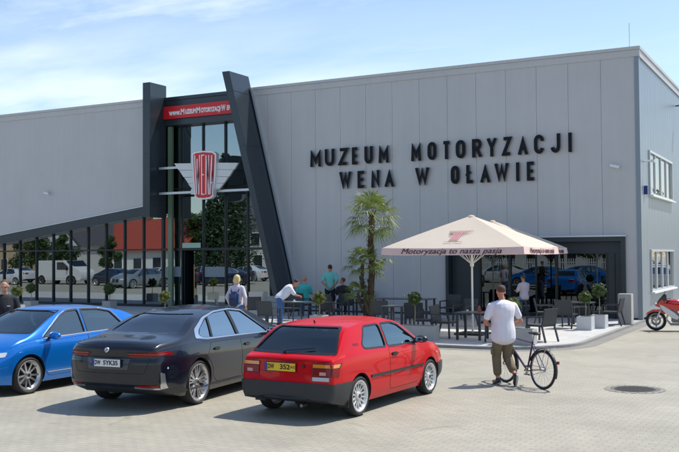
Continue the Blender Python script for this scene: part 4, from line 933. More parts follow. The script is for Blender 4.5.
# ================= THE OTHER SIDE OF THE CAR PARK (seen in the glass) =================
def foliage(name, m, parent, blobs, n, leaf, seed, squash=1):
    rg = random.Random(seed); vs, fs = [], []
    for _ in range(n):
        c, r = rg.choice(blobs); d = Vector((rg.gauss(0, 1), rg.gauss(0, 1), rg.gauss(0, 1))).normalized(); q = (rg.random()**.45)
        p = Vector(c)+Vector((d.x*r*q, d.y*r*q, d.z*r*q*squash)); a = Vector((rg.gauss(0, 1), rg.gauss(0, 1), rg.gauss(0, .7))).normalized(); b = a.cross(d+Vector((.01, 0, .02))).normalized(); s = leaf*rg.uniform(.6, 1.4)
        k = len(vs); vs += [p-a*s, p+b*s*.45, p+a*s, p-b*s*.45]; fs.append((k, k+1, k+2, k+3))
    me = bpy.data.meshes.new(name); me.from_pydata(vs, [], fs); return link(name, me, m, parent)
M_bark = mat('bark', (.09, .07, .05), .9, var=.3, bump=.4)
def tree(x, y, h, rad, label, col, seed, cone=False, n=2600):
    e = empty('tree', (x, y, 0)); tag(e, label, 'tree', 'trees across the car park'); rg = random.Random(seed)
    t = MB().tube([(0, 0, 0), (.05, 0, h*.35), (0, .05, h*.9)], [h*.03, h*.022, h*.006], 8)
    for i in range(9):
        a = rg.uniform(0, 6.3); z = h*rg.uniform(.3, .8); t.tube([(0, 0, z), (math.cos(a)*rad*.6, math.sin(a)*rad*.6, z+rad*.4)], [h*.01, h*.003], 5)
    t.build('trunk', M_bark, e, True)
    if cone: bl = [((rg.uniform(-.2, .2), rg.uniform(-.2, .2), h*(.12+.85*q)), rad*(1.02-q)*rg.uniform(.8, 1.1)+.2) for q in [i/15 for i in range(16)]]
    else: bl = [((rg.uniform(-.75, .75)*rad, rg.uniform(-.75, .75)*rad, h*.62+rg.uniform(-.28, .30)*h), rad*rg.uniform(.3, .55)) for i in range(16)]
    foliage('crown', leafmat('leaf_%d' % int(col[1]*1000), col), e, bl, int(n*2.4), .10*rad**.5, seed); return e
def house(name, x, y, wx, wy, h, rh, mw, mr, label, rz=0, ridge='x'):
    e = empty(name, (x, y, 0), rz); tag(e, label, 'house', 'houses across the car park')
    MB().bb(-wx/2, wx/2, -wy/2, wy/2, 0, h).build('wall', mw, e)
    r = MB(); o = .4
    if ridge == 'x': r.prism([(-wy/2-o, h-.1), (wy/2+o, h-.1), (0, h+rh)], -wx/2-o, wx/2+o, 'x')
    else: r.prism([(-wx/2-o, h-.1), (wx/2+o, h-.1), (0, h+rh)], -wy/2-o, wy/2+o, 'y')
    ro = r.build('roof', mr, e); MB().bb(-.3, .3, -.3, .3, h+rh*.4, h+rh+.7).build('chimney', mat('brick_chimney', (.25, .09, .06), .8), ro)
    if ridge == 'y': MB().prism([(-wx/2+.1, h-.05), (wx/2-.1, h-.05), (0, h+rh-.35)], wy/2+.40, wy/2+.45, 'y').build('gable', mw, e)
    wm = mat('window_dark', (.03, .035, .045), .1); k = -wx/2+1.2
    while k < wx/2-1:
        for z in ([1.0] if h < 4.5 else [1.0, 3.8]):
            f_ = MB().bb(k-.05, k+1.15, wy/2, wy/2+.05, z-.05, z+1.35).build('window', M_white, e); MB().bb(k, k+1.1, wy/2+.05, wy/2+.07, z, z+1.3).build('pane', wm, f_)
        k += 2.6
    return e
M_cream = mat('cream_render', (.5, .47, .40), .85, var=.06); M_wht = mat('white_render', (.66, .66, .63), .85, var=.05); M_beige = mat('beige_render', (.48, .36, .22), .85, var=.06)
M_rroof = mat('red_roof_tiles', (.30, .045, .025), .7, var=.2, vscale=8, bump=.3); M_groof = mat('grey_roof', (.08, .08, .09), .7, var=.15)
def refl(px, D, Ym=YF+.38):       # where a thing must stand to appear at this column in the glass, D metres along the line of sight
    d = ray(px, 250); d = d/FPX*D; return d.x, 2*Ym-d.y
x, y = refl(151, 106); house('bungalow', x, y, 15, 9, 3.1, 3.7, M_wht, M_rroof, 'long white bungalow with a red tiled roof seen in the portal glass')
x, y = refl(90, 104); house('house', x, y, 5.6, 9, 3.7, 2.7, M_wht, M_groof, 'white gabled house with a grey roof seen in the long window band', ridge='y')
x, y = refl(52, 125); house('house', x, y, 10, 9, 4.0, 3.0, M_cream, M_rroof, 'cream house with a small red roof seen in the long window band')
x, y = refl(8, 120); house('house', x, y, 16, 9, 5.2, 2.5, M_beige, M_groof, 'beige house seen in the long window band, leftmost of the reflected houses')
x, y = refl(262, 112); house('house', x, y, 9, 10, 6.2, 4.0, M_wht, M_groof, 'tall white house behind the conifers, seen at the right of the portal glass')
x, y = refl(585, 120); house('house', x, y, 20, 10, 5.0, 3.0, M_wht, M_groof, 'white house seen in the cafe glass')
G1, G2, G3 = (.055, .10, .025), (.035, .072, .030), (.085, .14, .03)
for (px, D, h, r_, c, cone, lb, sd_) in [(224, 98, 13.5, 3.2, G2, True, 'tall dark conifer reflected in the middle of the portal glass', 1), (239, 100, 12, 2.8, G2, True, 'dark conifer reflected beside the leaning pylon', 2),
    (211, 100, 9.5, 2.6, G2, True, 'smaller dark conifer reflected by the door', 3), (198, 100, 7.5, 2.2, G1, False, 'round green tree reflected left of the conifers', 4), (187, 122+6, 9.5, 2.6, G3, False, 'light green tree reflected over the red roof', 5),
    (30, 100, 5, 1.8, G1, False, 'small green tree reflected far left in the window band', 6), (62, 96, 4.8, 1.4, G1, False, 'small tree reflected before the cream house', 7), (112, 92, 4.4, 1.1, G1, False, 'young tree reflected before the white gable', 8),
    (500, 95, 9, 4, G1, False, 'broad green tree reflected at the left of the cafe glass', 9), (530, 100, 10, 4.2, G2, False, 'dark green tree reflected in the middle of the cafe glass', 10), (562, 98, 8, 3, G1, False, 'green tree reflected behind the cafe mullion', 11), (604, 100, 8, 3.4, G3, False, 'light green tree reflected at the right of the cafe glass', 12),
    (475, 100, 10, 4, G2, False, 'dark tree reflected beside the cafe wall', 13)]:
    x, y = refl(px, D); tree(x, y, h, r_, lb, c, sd_, cone)
hg = MB()
x0, y0 = refl(-30, 104); x1, y1 = refl(300, 104)
bl = [((x0+(x1-x0)*i/60-x0, 0, .9), 1.2) for i in range(61)]
e = empty('hedge', (x0, y1-2, 0)); tag(e, 'long dark green hedge along the far side of the car park, seen in the glass', 'hedge'); foliage('leaves', leafmat('leaf_62', G1), e, bl, 9000, .16, 77)
fe = empty('picket_fence', (0, 0, 0)); tag(fe, 'white picket fence across the car park, seen in the cafe glass', 'fence'); x0, y0 = refl(470, 88); x1, y1 = refl(625, 88); fm = MB(); k = min(x0, x1)-2
while k < max(x0, x1)+4: fm.bb(k, k+.09, y0-.02, y0+.02, .1, 1.9); k += .2
fm.bb(min(x0, x1)-2, max(x0, x1)+4, y0-.06, y0-.03, .5, .6).bb(min(x0, x1)-2, max(x0, x1)+4, y0-.06, y0-.03, 1.5, 1.6); fm.build('pickets', M_white, fe)
# white van
M_van = mat('van_white', (.68, .69, .68), .35, coat=.6)
def van(x, y, rz, label):
    e = empty('van', (x, y, 0), rz); tag(e, label, 'van')
    P = roundpoly([(-2.45, .35), (-2.5, 1.0), (-2.42, 1.98), (1.0, 2.0), (1.75, 1.45), (2.5, 1.15), (2.62, .8), (2.6, .35)], .18, 5)
    o = MB().prism(P, -.93, .93, 'x').build('body', M_van, e, bevel=.05, smooth=True)
    for y_ in (-1.55, 1.65):
        for sx in (-1, 1): wheel('wheel', .33, .2, .21, 'ten', M_silv, e, (sx*.86, y_, .33), sx < 0)
        for sx in (-1, 1): mbw = cyl_x(y_, .36, .40, sx*.90, sx*.9345).build('wheel_arch', M_well, e)
    for sx in (-1, 1):
        MB().prism(roundpoly([(.25, 1.22), (1.55, 1.22), (1.45, 1.5), (.95, 1.85), (.25, 1.85)], .06), sx*.925, sx*.938, 'x').build('window', M_sgl, e)
        MB().prism(roundpoly([(-2.3, 1.35), (-2.3, .5), (-2.2, .5), (-2.2, 1.35)], .02), sx*.925, sx*.937, 'x').build('tail_light', M_lampr, e)
        MB().prism([(-1.0, .5), (-1.0, .51), (1.3, .51), (1.3, .5)], sx*.925, sx*.934, 'x').build('side_rail', M_trimb, e)
        MB().box((sx*1.05, 1.45, 1.3), (.16, .12, .26)).build('mirror', M_trimb, e, bevel=.03)
    q = Matrix.Rotation(R(-53), 3, 'X'); MB().box((0, 1.44, 1.74), (1.6, .02, .7), M=Matrix.Rotation(R(47), 3, 'X')).build('windscreen', M_sgl, e)
    return e
x, y = refl(64, 78); van(x, y, -PI/2, 'white delivery van across the car park, reflected in the long window band')
def recolor(o, col):
    for c in kids(o):
        if c.type == 'MESH':
            for sl_ in c.material_slots:
                if sl_.material in (M_redp, M_gra, M_blu): sl_.link = 'OBJECT'; sl_.material = col
            # object-linked slots lose their mesh material, so restore it for the rest
        recolor(c, col)
M_wcar = mat('white_car_paint', (.62, .63, .64), .3, coat=1); M_gcar = mat('silver_car_paint', (.3, .32, .34), .3, metal=.5, coat=1); M_dcar = mat('dark_blue_car_paint', (.01, .018, .05), .3, metal=.4, coat=1)
def park(src, px, D, rz, col, label, X=None):
    c = copy_tree(src); x, y = refl(px, D) if X is None else X; c.location = (x, y, 0); c.rotation_euler = (0, 0, rz); c['label'] = label; c['group'] = 'cars across the car park'
    if col: recolor(c, col)
    return c
park(blu, 160, 80, .2, M_wcar, 'white car across the car park, reflected left of the entrance door'); park(blu, 116, 74, PI/2+.1, M_dcar, 'dark car across the car park, reflected behind the blue car')
park(bmw, 141, 72, .15, M_gcar, 'silver car across the car park, reflected left of the entrance door'); park(blu, 176, 76, PI/2-.2, M_dcar, 'dark car across the car park, reflected beside the door')
park(bmw, 222, 76, 1.2, M_dcar, 'dark saloon across the car park, reflected right of the entrance door'); park(blu, 245, 84, PI/2, M_wcar, 'white car across the car park, reflected by the leaning pylon')
park(blu, 205, 84, PI/2, M_wcar, 'white car across the car park, reflected beside the doorway'); park(blu, 12, 84, PI/2, M_wcar, 'white car across the car park, reflected far left')
park(blu, 540, 66, PI/2+.1, None, 'bright blue car across the car park, reflected in the middle of the cafe glass'); park(blu, 590, 68, -PI/2, M_blu, 'bright blue car across the car park, reflected at the right of the cafe glass'); park(blu, 500, 76, PI/2, M_wcar, 'white car across the car park, reflected at the left of the cafe glass')
# cars beside the hall, seen in the side windows
for i, (yy, cc) in enumerate(((62, M_wcar), (66.5, M_gcar), (71, M_wcar), (76, M_wcar))):
    park(blu if i % 2 else bmw, 0, 0, PI/2, cc, ['white', 'silver', 'pale', 'white'][i]+' car parked beside the hall, reflected in the side windows', X=(-5.8+(yy-37.6)*.157, yy))

tree(2.0, 92, 8, 3.2, 'dark green tree beside the hall, reflected in the side windows', G1, 21); tree(-1.5, 95, 6.5, 2.8, 'smaller tree beside the hall, reflected in the side windows', G2, 22)
e = empty('hedge', (-2, 84, 0)); tag(e, 'low hedge beyond the cars beside the hall, reflected in the side windows', 'hedge'); foliage('leaves', leafmat('leaf_62', G1), e, [((i*.5-4, 0, .8), .95) for i in range(30)], 4000, .12, 31)
# ================= TERRACE: parasols, furniture, plants =================
def at(px, y, s): return CAMP + ray(px, y)*(1/s)         # photo pixel at a distance where one metre spans s photo pixels
def gat(px, s, z=.08): p = at(px, 250, s); return Vector((p.x, p.y, z))
def dup(src, loc, rz, label, group=None):
    c = copy_tree(src); c.location = loc; c.rotation_euler = (0, 0, rz); c['label'] = label
    if group: c['group'] = group
    return c
M_canvas = mat('parasol_canvas', (.86, .77, .66), .9, var=.02, vscale=2); 
def canvas():
    t = M_canvas.node_tree; p = t.nodes['Principled BSDF']; src = p.inputs['Base Color'].links[0].from_socket
    tl = t.nodes.new('ShaderNodeBsdfTranslucent'); t.links.new(src, tl.inputs[0]); x = t.nodes.new('ShaderNodeMixShader'); x.inputs[0].default_value = .5
    t.links.new(p.outputs[0], x.inputs[1]); t.links.new(tl.outputs[0], x.inputs[2]); t.links.new(x.outputs[0], t.nodes['Material Output'].inputs[0])
canvas()
M_pole = mat('parasol_pole', (.66, .66, .65), .4, metal=.2); M_script = mat('script_maroon', (.06, .01, .02), .6); M_pink = mat('logo_pink', (.62, .30, .32), .7)
M_val = mat('valance_canvas', (.72, .52, .49), .9, var=.03, vscale=4)
def parasol(x, y, hs, hy, label, front=True):
    e = empty('parasol', (x, y, .08)); tag(e, label, 'parasol', 'square parasols on the terrace'); ez, az = 2.49, 3.40
    b = MB(); n = 10; vs = []; cs = [(-hs, -hy), (hs, -hy), (hs, hy), (-hs, hy)]
    for i in range(n+1):      # rings from the eave up to the point, sagging between the ribs
        t = i/n
        for k in range(4):
            a, c = cs[k], cs[(k+1) % 4]
            for j in range(8):
                u = j/8; X = (a[0]+(c[0]-a[0])*u)*(1-t*.985); Y = (a[1]+(c[1]-a[1])*u)*(1-t*.985); sag = .07*math.sin(PI*u)*math.sin(PI*min(1, t*1.0+.02))+.03*math.sin(PI*u)*(1-t)*(1 if True else 0)
                vs.append((X, Y, ez+(az-ez)*(t**.96)-sag*.8))
    m = 32; b.add(vs, [(i*m+k, i*m+(k+1) % m, (i+1)*m+(k+1) % m, (i+1)*m+k) for i in range(n) for k in range(m)])
    b.build('canopy', M_canvas, e, True)
    v = MB(); vs = []
    for (dz, dr) in ((0.0, .004), (-.19, .03)):
        for k in range(4):
            a, c = cs[k], cs[(k+1) % 4]
            for j in range(8):
                u = j/8; f = 1+dr/hs; w = .012*math.sin(u*19+k); vs.append(((a[0]+(c[0]-a[0])*u)*f+(w if k % 2 else 0), (a[1]+(c[1]-a[1])*u)*f+(0 if k % 2 else w), ez-.024*math.sin(PI*u)+dz))
    v.add(vs, [(k, (k+1) % m, (k+1) % m+m, k+m) for k in range(m)]); v.build('valance', M_val, e)
    MB().ball((0, 0, az-.02), (.10, .10, .05)).build('finial', M_canvas, e, True)
    M_p = M_pole if front else M_anth2; po = MB().tube([(0, 0, .06), (0, 0, az-.1)], .028 if front else .028, 16).build('pole', M_p, e, True)
    MB().tube([(0, 0, 1.95), (0, 0, 2.08)], .055, 16).build('runner', M_p, po, True)
    for k in range(8):
        q = cs[k//2] if k % 2 == 0 else ((cs[k//2][0]+cs[(k//2+1) % 4][0])/2, (cs[k//2][1]+cs[(k//2+1) % 4][1])/2)
        MB().bar((q[0]*.98, q[1]*.98, ez-.03-(0 if k % 2 == 0 else .03)), (0, 0, az-.09), .022, .03).build('rib', M_pole, e)
        MB().bar((q[0]*.45, q[1]*.45, ez+(az-ez)*.53-.06-(0 if k % 2 == 0 else .05)), (0, 0, 2.0), .013).build('strut', M_p, e)
    MB().bb(-.42, .42, -.42, .42, 0, .055).build('base_plate', M_black, e, bevel=.01)
    # script on the front and right valances, badge on the front slope
    for k, rz in ((0, 0), (1, PI/2)):
        R_ = Matrix.Rotation(rz, 3, 'Z'); o_ = text('lettering', 'Motoryzacja to nasza pasja', .21, M_script, e, R_ @ Vector((0, -(hs if k else hy)-.034, ez-.105)), rot=(PI/2+R(-4), 0, rz), off=.0, width=2.9 if k == 0 else 2.4, shear=.35)
    
    def on(u, h): return Vector((u, -hy*(1-h)+0, ez+(az-ez)*h))+Vector((0, -.004, .001))
    lg = MB()
    for i in range(5): lg.bar(on(-.34+.02*i, .50-.028*i), on(.38-.07*i, .50-.028*i), .012, .012)
    for i in range(5): lg.bar(on(-.12+.055*i-.02, .46), on(-.14+.055*i-.02, .22), .03, .012)
    lg.bar(on(-.3, .17), on(-.06, .17), .02, .01); lg.bar(on(0, .17), on(.24, .17), .02, .01); lg.build('badge', M_pink, e)
    return e
parasol(-9.15, 25.3, 2.03, 1.72, 'cream square parasol on a white pole, in front, with script along its valance'); parasol(-10.0, 29.7, 2.03, 1.72, 'pinkish square parasol half hidden behind the cream one', False)

M_rat = mat('dark_rattan', (.035, .04, .047), .6, var=.2, vscale=60, bump=.4, bscale=90)
def make_chair():
    e = empty('terrace_chair'); w, d = .27, .26
    MB().bb(-w, w, -d, d, .40, .45).build('seat', M_rat, e, bevel=.012)
    T = Matrix.Rotation(R(12), 3, 'X')
    MB().box((0, -.30, .66), (.50, .03, .44), M=T).build('backrest', M_rat, e, bevel=.01)
    for sx in (-1, 1):
        MB().bar((sx*.27, .24, .645), (sx*.27, -.30, .66), .05, .03).build('armrest', M_rat, e)
        MB().bar((sx*.27, .26, .0), (sx*.265, .235, .63), .04).build('leg', M_rat, e)
        MB().bar((sx*.27, -.36, .0), (sx*.262, -.24, .42), .04).bar((sx*.262, -.245, .42), (sx*.262, -.345, .87), .035).build('leg', M_rat, e)
    return e
def make_table(w, d, h=.74):
    e = empty('terrace_table'); MB().bb(-w/2, w/2, -d/2, d/2, h-.03, h).build('tabletop', mat('table_top', (.07, .08, .09), .3), e, bevel=.006)
    for sx in (-1, 1):
        for sy in (-1, 1): MB().bb(sx*(w/2-.06)-.03, sx*(w/2-.06)+.03, sy*(d/2-.06)-.03, sy*(d/2-.06)+.03, 0, h-.032).build('leg', M_rat, e)
    return e
ch0 = make_chair(); tag(ch0, cat='chair', group='dark rattan terrace chairs')
CH = [((-9.50, 24.05), -95, 'dark rattan armchair facing right, nearest one left of the parasol pole'), ((-10.35, 24.6), 100, 'dark rattan armchair behind the wide grey planter, facing left'),
 ((-7.75, 23.45), 78, 'dark rattan armchair just left of the cyclist, facing the small square table'), ((-6.80, 24.0), 68, 'dark rattan armchair right of the cyclist, by the planter'),
 ((-7.25, 28.55), -8, 'dark rattan armchair with its back to the camera, left of the two cube planters'), ((-8.15, 29.3), -75, 'dark rattan armchair facing right under the far parasol'),
 ((-6.25, 30.2), 88, 'dark rattan armchair facing left beside the tall grey box at the corner'), ((-11.1, 25.6), 20, 'dark rattan armchair at the long table, its back to the camera'),
 ((-12.6, 26.6), 5, 'dark rattan armchair right of the palm, its back to the camera'), ((-11.9, 30.6), 175, 'dark rattan armchair near the wall facing the camera'),
 ((-10.4, 28.0), 160, 'dark rattan armchair between the two parasols facing the camera')]
GRP = 'dark rattan terrace chairs'
for i, ((x, y), rz, lb) in enumerate(CH):
    if i == 0: ch0.location = (x, y, .08); ch0.rotation_euler = (0, 0, R(rz)); ch0['label'] = lb
    else: dup(ch0, (x, y, .08), R(rz), lb)
for px, s, rz, lb in [(269, 31.5, 3, 'dark rattan armchair in front of the left terrace table, its back to the camera'), (301, 26.3, 0, 'dark rattan armchair the bald man in turquoise sits on'), (346, 26.5, 25, 'dark rattan armchair the man in black sits on'),
   (331, 29, -10, 'dark rattan armchair behind the roof of the red hatchback'), (252, 28.5, 40, 'dark rattan armchair beside the blonde woman'), (318, 27.5, 150, 'dark rattan armchair at the far side of the left terrace table'), (290, 28.2, 180, 'dark rattan armchair half hidden by the left terrace table'),
   (226, 30, -60, 'dark rattan armchair left of the blonde woman'), (362, 25.5, 170, 'dark rattan armchair behind the palm trunk')]:
    dup(ch0, gat(px, s), PI*0+R(rz), lb)
tb = make_table(.75, .75); tag(tb, 'small square dark table under the front parasol, left of the cyclist', 'table', 'dark terrace tables'); tb.location = (-8.65, 23.9, .08)
t2 = make_table(2.1, .85); tag(t2, 'long dark table right of the palm', 'table', 'dark terrace tables'); t2.location = gat(404, 28, .08)
dup(tb, gat(396, 32.5), 0, 'small square dark table in front of the long table'); dup(t2, gat(298, 29.6), R(2), 'long dark table with papers, between the men and the red hatchback')
dup(tb, (-7.15, 29.9, .08), 0, 'small square dark table beyond the cube planters'); dup(tb, gat(360, 27.5), 0, 'small square dark table left of the palm trunk')
pp = MB().bb(-.35, .25, -.15, .15, 0, .004).build('paper_sheet', mat('pale_paper', (.35, .6, .6), .5)); tag(pp, 'pale turquoise sheet lying on the left long table', 'paper'); pp.location = gat(302, 29.8, .822)
# planters and clipped box balls
M_box = mat('leaf_box', (.06, .11, .02)); M_leafb = leafmat('box_leaf', (.075, .12, .022), .5, 9, .2)
M_plant = mat('white_planter', (.50, .51, .52), .6, var=.04); M_plg = mat('grey_planter', (.36, .355, .34), .7, var=.06, vscale=6); M_soil = mat('soil', (.04, .03, .02), .95)
def planter(loc, w, d, h, m, label, rz=0):
    e = empty('planter', loc, rz); tag(e, label, 'planter', 'planters on the terrace')
    o = MB(); o.bb(-w/2, w/2, -d/2, -d/2+.03, 0, h).bb(-w/2, w/2, d/2-.03, d/2, 0, h).bb(-w/2, -w/2+.03, -d/2+.031, d/2-.031, 0, h).bb(w/2-.03, w/2, -d/2+.031, d/2-.031, 0, h); o.build('pot', m, e)
    MB().bb(-w/2+.032, w/2-.032, -d/2+.032, d/2-.032, .01, h-.05).build('soil', M_soil, e); return e
def topiary(loc, zc, r, label, seed=1, yel=False):
    e = empty('box_ball_tree', loc); tag(e, label, 'topiary', 'clipped box balls on stems')
    z = zc-loc[2]; rg = random.Random(seed); MB().tube([(0, 0, 0), (.015, .01, z*.5), (0, 0, z)], [.016, .013, .011], 8).build('stem', mat('pale_stem', (.28, .22, .14), .8, var=.2), e, True)
    r *= 1.1; MB().ball((0, 0, z), r*.78, 14, 10).build('leaf_core', mat('leaf_core', (.02, .035, .008), .9), e, True); bl = [((0, 0, z), r*.96)]+[((r*.8*math.cos(i*2.4)*math.sqrt(1-(1-2*(i+.5)/16)**2), r*.8*math.sin(i*2.4)*math.sqrt(1-(1-2*(i+.5)/16)**2), z+r*.8*(1-2*(i+.5)/16)), r*.30) for i in range(16)]
    foliage('leaves', leafmat('box_leaf_y', (.15, .17, .03), .5, 9, .2) if yel else M_leafb, e, bl, 3200, .021, seed)
planter((-6.60, 28.15, .08), .44, .44, .40, M_plant, 'white cube planter, nearer of the pair by the terrace corner'); topiary((-6.60, 28.15, .42), 1.06, .175, 'round clipped box ball in the nearer white cube planter', 1)
p = gp(598, 328.5, .08); planter((p.x, p.y+.2, .08), .44, .44, .40, M_plant, 'white cube planter, farther of the pair by the terrace corner'); topiary((p.x, p.y+.2, .42), 1.24, .20, 'round clipped box ball in the farther white cube planter', 2)
planter((-9.85, 23.05, .08), 1.0, .42, .40, M_plg, 'wide pale grey planter behind the bonnet of the red hatchback'); topiary((-9.98, 23.05, .42), 1.20, .17, 'leaning box ball in the wide grey planter', 3)
planter((-6.98, 23.0, .08), .62, .42, .40, M_plg, 'grey planter behind the bicycle saddle'); topiary((-7.25, 23.05, .42), 1.06, .19, 'yellowish box ball just right of the cyclist', 4, True)
for px, y, s, r, lb, sd_, yl_ in [(319, 298, 31.5, .20, 'box ball behind the roof of the red hatchback', 5, True), (164.5, 296.5, 28.8, .19, 'light green box ball behind the roof of the graphite saloon', 6, True), (17, 291, 25, .22, 'yellowish box ball right of the man in black at the left edge', 7, True),
    (31, 288, 23, .21, 'dark green box ball before the window band at the far left', 8, False), (109.5, 289, 23.3, .24, 'box ball before the glass above the rear of the blue car', 9, False)]:
    q = at(px, y, s); planter((q.x, q.y, .08), .44, .44, .40, M_plg, 'grey planter of the '+lb.split(' box ball')[0]+' ball '+' '.join(lb.split(' box ball')[1].split()[:9]) if 'box ball' in lb and not lb.startswith('box') else 'grey planter under the '+lb); topiary((q.x, q.y, .42), q.z, r, lb, sd_, yl_)
p = gp(628, 325, .08); tl_ = MB().bb(-.21, .21, -.2, .2, 0, .98).build('bollard_box', mat('stone_box', (.40, .40, .37), .75, var=.07, vscale=9, bump=.15), None, bevel=.01); tl_.location = (p.x-.13, p.y+.35, .08); tag(tl_, 'tall pale grey stone box standing at the building corner', 'planter box')
p = gat(258, 26.8); tl_ = MB().bb(-.3, .3, -.2, .2, 0, .95).build('stone_box', M_plg, None, bevel=.01); tl_.location = p; tag(tl_, 'tall grey box between the blonde woman and the man in white', 'planter box')
p = gat(273, 25.8); tl_ = MB().bb(-.4, .4, -.2, .2, 0, .72).build('stone_box', M_plg, None, bevel=.01); tl_.location = p; tag(tl_, 'lower grey box right behind the tall grey box', 'planter box')

# the palm
M_palm = leafmat('palm_leaf', (.17, .22, .05), .5, 3, .35, .4); M_trk = mat('palm_trunk', (.075, .05, .028), .95, var=.4, vscale=14, bump=.8, bscale=30)
pb = gat(371, 29); pm = empty('palm_tree', (pb.x, pb.y, .08)); tag(pm, 'tall shaggy fan palm with three leafy heads against the grey wall', 'palm tree')
rg = random.Random(11)
def trunk(pts, r, nm):
    t = MB(); t.tube(pts, r, 12); L_ = len(pts)
    for k in range(int(90*(Vector(pts[-1])-Vector(pts[0])).length/3.5)):
        u = rg.random()*(L_-1.001); i = int(u); c = Vector(pts[i]).lerp(Vector(pts[i+1]), u-i); a = rg.uniform(0, 6.3); d = Vector((math.cos(a), math.sin(a), 0)); rr_ = r[i]
        t.bar(c+d*rr_*.8, c+d*(rr_+rg.uniform(.02, .06))+Vector((0, 0, rg.uniform(.08, .16))), .035, .012)
    t.build(nm, M_trk, pm)
trunk([(0, 0, 0), (-.03, 0, .9), (.02, .03, 1.8), (-.02, .02, 2.7), (.06, .0, 3.75)], [.14, .115, .105, .10, .10], 'trunk')
trunk([(-.08, -.1, .3), (-.25, -.2, 1.2), (-.24, -.20, 2.05)], [.055, .05, .055], 'trunk'); trunk([(-.1, .1, .1), (-.35, -.1, .5), (-.42, -.2, .97)], [.05, .045, .05], 'trunk')
def fan(mb, base, d, L, r, droop):
    d = Vector(d).normalized(); side = d.cross(Vector((0, 0, 1))).normalized(); up = side.cross(d).normalized(); tip = Vector(base)+d*L+Vector((0, 0, -droop*L*.4))
    mb.bar(base, tip, .012, .008); n = 20
    for k in range(n):
        a = R(-115+230*k/(n-1))+rg.uniform(-.04, .04); q = d*math.cos(a)+side*math.sin(a); l = r*(1-.18*abs(a)/2)*rg.uniform(.88, 1.08); w = .028
        c = q.cross(up).normalized(); p0 = tip; p1 = tip+q*l*.5+up*.02-Vector((0, 0, .05*r)); p2 = tip+q*l+Vector((0, 0, -droop*r*rg.uniform(.35, .8)-.06))
        i = len(mb.v); mb.v += [tuple(v) for v in (p0-c*.004, p0+c*.004, p1+c*w*.6+up*.006, p1, p1-c*w*.6+up*.006, p2)]; mb.f += [(i, i+1, i+2, i+3), (i, i+3, i+4), (i+3, i+2, i+5), (i+4, i+3, i+5)]
def head(c, n, L, r, lo, hi, seed_):
    for k in range(n):
        a = 2.4*k+rg.uniform(-.2, .2); el = R(hi+(lo-hi)*k/n); d = (math.cos(a)*math.cos(el), math.sin(a)*math.cos(el), math.sin(el)); m_ = MB(); fan(m_, c, d, L*rg.uniform(.8, 1.1), r*rg.uniform(.85, 1.1), .25+.5*(k/n)); m_.build('frond', M_palm, pm, fix=False)
head((.06, 0, 3.68), 28, .64, .66, -40, 78, 1); head((-.20, -.16, 2.05), 17, .50, .44, -30, 65, 2); head((-.42, -.2, 1.0), 10, .34, .36, -15, 65, 3); head((.05, 0, 2.3), 7, .5, .38, -30, 10, 4)
# manhole with a ring of setts
p = gp(635, 389.5); mh = empty('manhole_cover', (p.x, p.y, 0)); tag(mh, 'round iron manhole cover set in a ring of small setts in the paving', 'manhole cover')
mh.scale = (1.28, 1.28, 1); MB().lathe([(0, .010), (.27, .010), (.275, .004)], 40).build('lid', mat('cast_iron', (.045, .043, .04), .7, var=.3, vscale=20, bump=.5), mh)
rg2 = random.Random(3); rb = MB()
for k in range(14): rb.box((.0+.0, -.24+k*.037, .011), (2*math.sqrt(max(.01, .25**2-(-.24+k*.037)**2)), .012, .004))
rb.build('tread', mat('cast_iron_worn', (.11, .10, .09), .5, metal=.3), mh)
MB().lathe([(.275, .005), (.32, .008), (.325, .002)], 40).build('frame', mat('cast_iron2', (.13, .12, .11), .6), mh)
sr = MB()
for ring_, (r_, n_) in enumerate(((.365, 22),)):
    for k in range(n_):
        a = 2*PI*(k+.5*ring_)/n_; sr.box((r_*math.cos(a), r_*math.sin(a), .004), (.075, .085, .006), rz=a)
sr.build('setts', mat('ring_setts', (.27, .25, .21), .8, var=.2, vscale=9), mh)
# ================= PEOPLE =================
M_skin = mat('skin', (.50, .26, .17), .5, var=.08, vscale=9); M_skin2 = mat('skin_tanned', (.40, .19, .12), .5, var=.08, vscale=9)
def remesh(mb, name, m, parent, vox=.012, it=3):
    o = mb.build(name, m, None, fix=False); r = o.modifiers.new('r', 'REMESH'); r.mode = 'VOXEL'; r.voxel_size = vox; s_ = o.modifiers.new('s', 'SMOOTH'); s_.iterations = it; s_.factor = .5
    dg = bpy.context.evaluated_depsgraph_get(); me = bpy.data.meshes.new_from_object(o.evaluated_get(dg)); old = o.data; o.modifiers.clear(); o.data = me; bpy.data.meshes.remove(old)
    me.name = name; me.materials.clear(); me.materials.append(m); me.shade_smooth(); o.parent = parent; return o
def cap(mb, pts, rs, n=12):
    pts = [Vector(p) for p in pts]
    mb.tube(pts, list(rs), n)
    for p, r in zip(pts, rs): mb.ball(p, r*.995, n, 8)
def lerp_list(L, t):
    t = max(0, t)
    t *= len(L)-1; i = min(int(t), len(L)-2); return L[i]+(L[i+1]-L[i])*(t-i)
def torso(mb, H, C, right, k=0, t0=0, t1=1, belly=0):
    H, C = Vector(H), Vector(C); up = (C-H).normalized(); rt = (Vector(right)-up*up.dot(Vector(right))).normalized(); fw = up.cross(rt).normalized(); M = Matrix((rt, fw, up)).transposed()
    for i in range(17):
        t = t0+(t1-t0)*i/16
        mb.ball(H+(C-H)*t+fw*belly*.5*math.sin(PI*max(0, min(1, t*1.2))), (lerp_list([.165, .155, .145, .150, .162, .172, .160], t)+k, lerp_list([.118, .115, .112, .112, .118, .118, .098], t)+k+belly*.5*math.sin(PI*max(0, min(1, t*1.1))), .13), 16, 8, M=M)
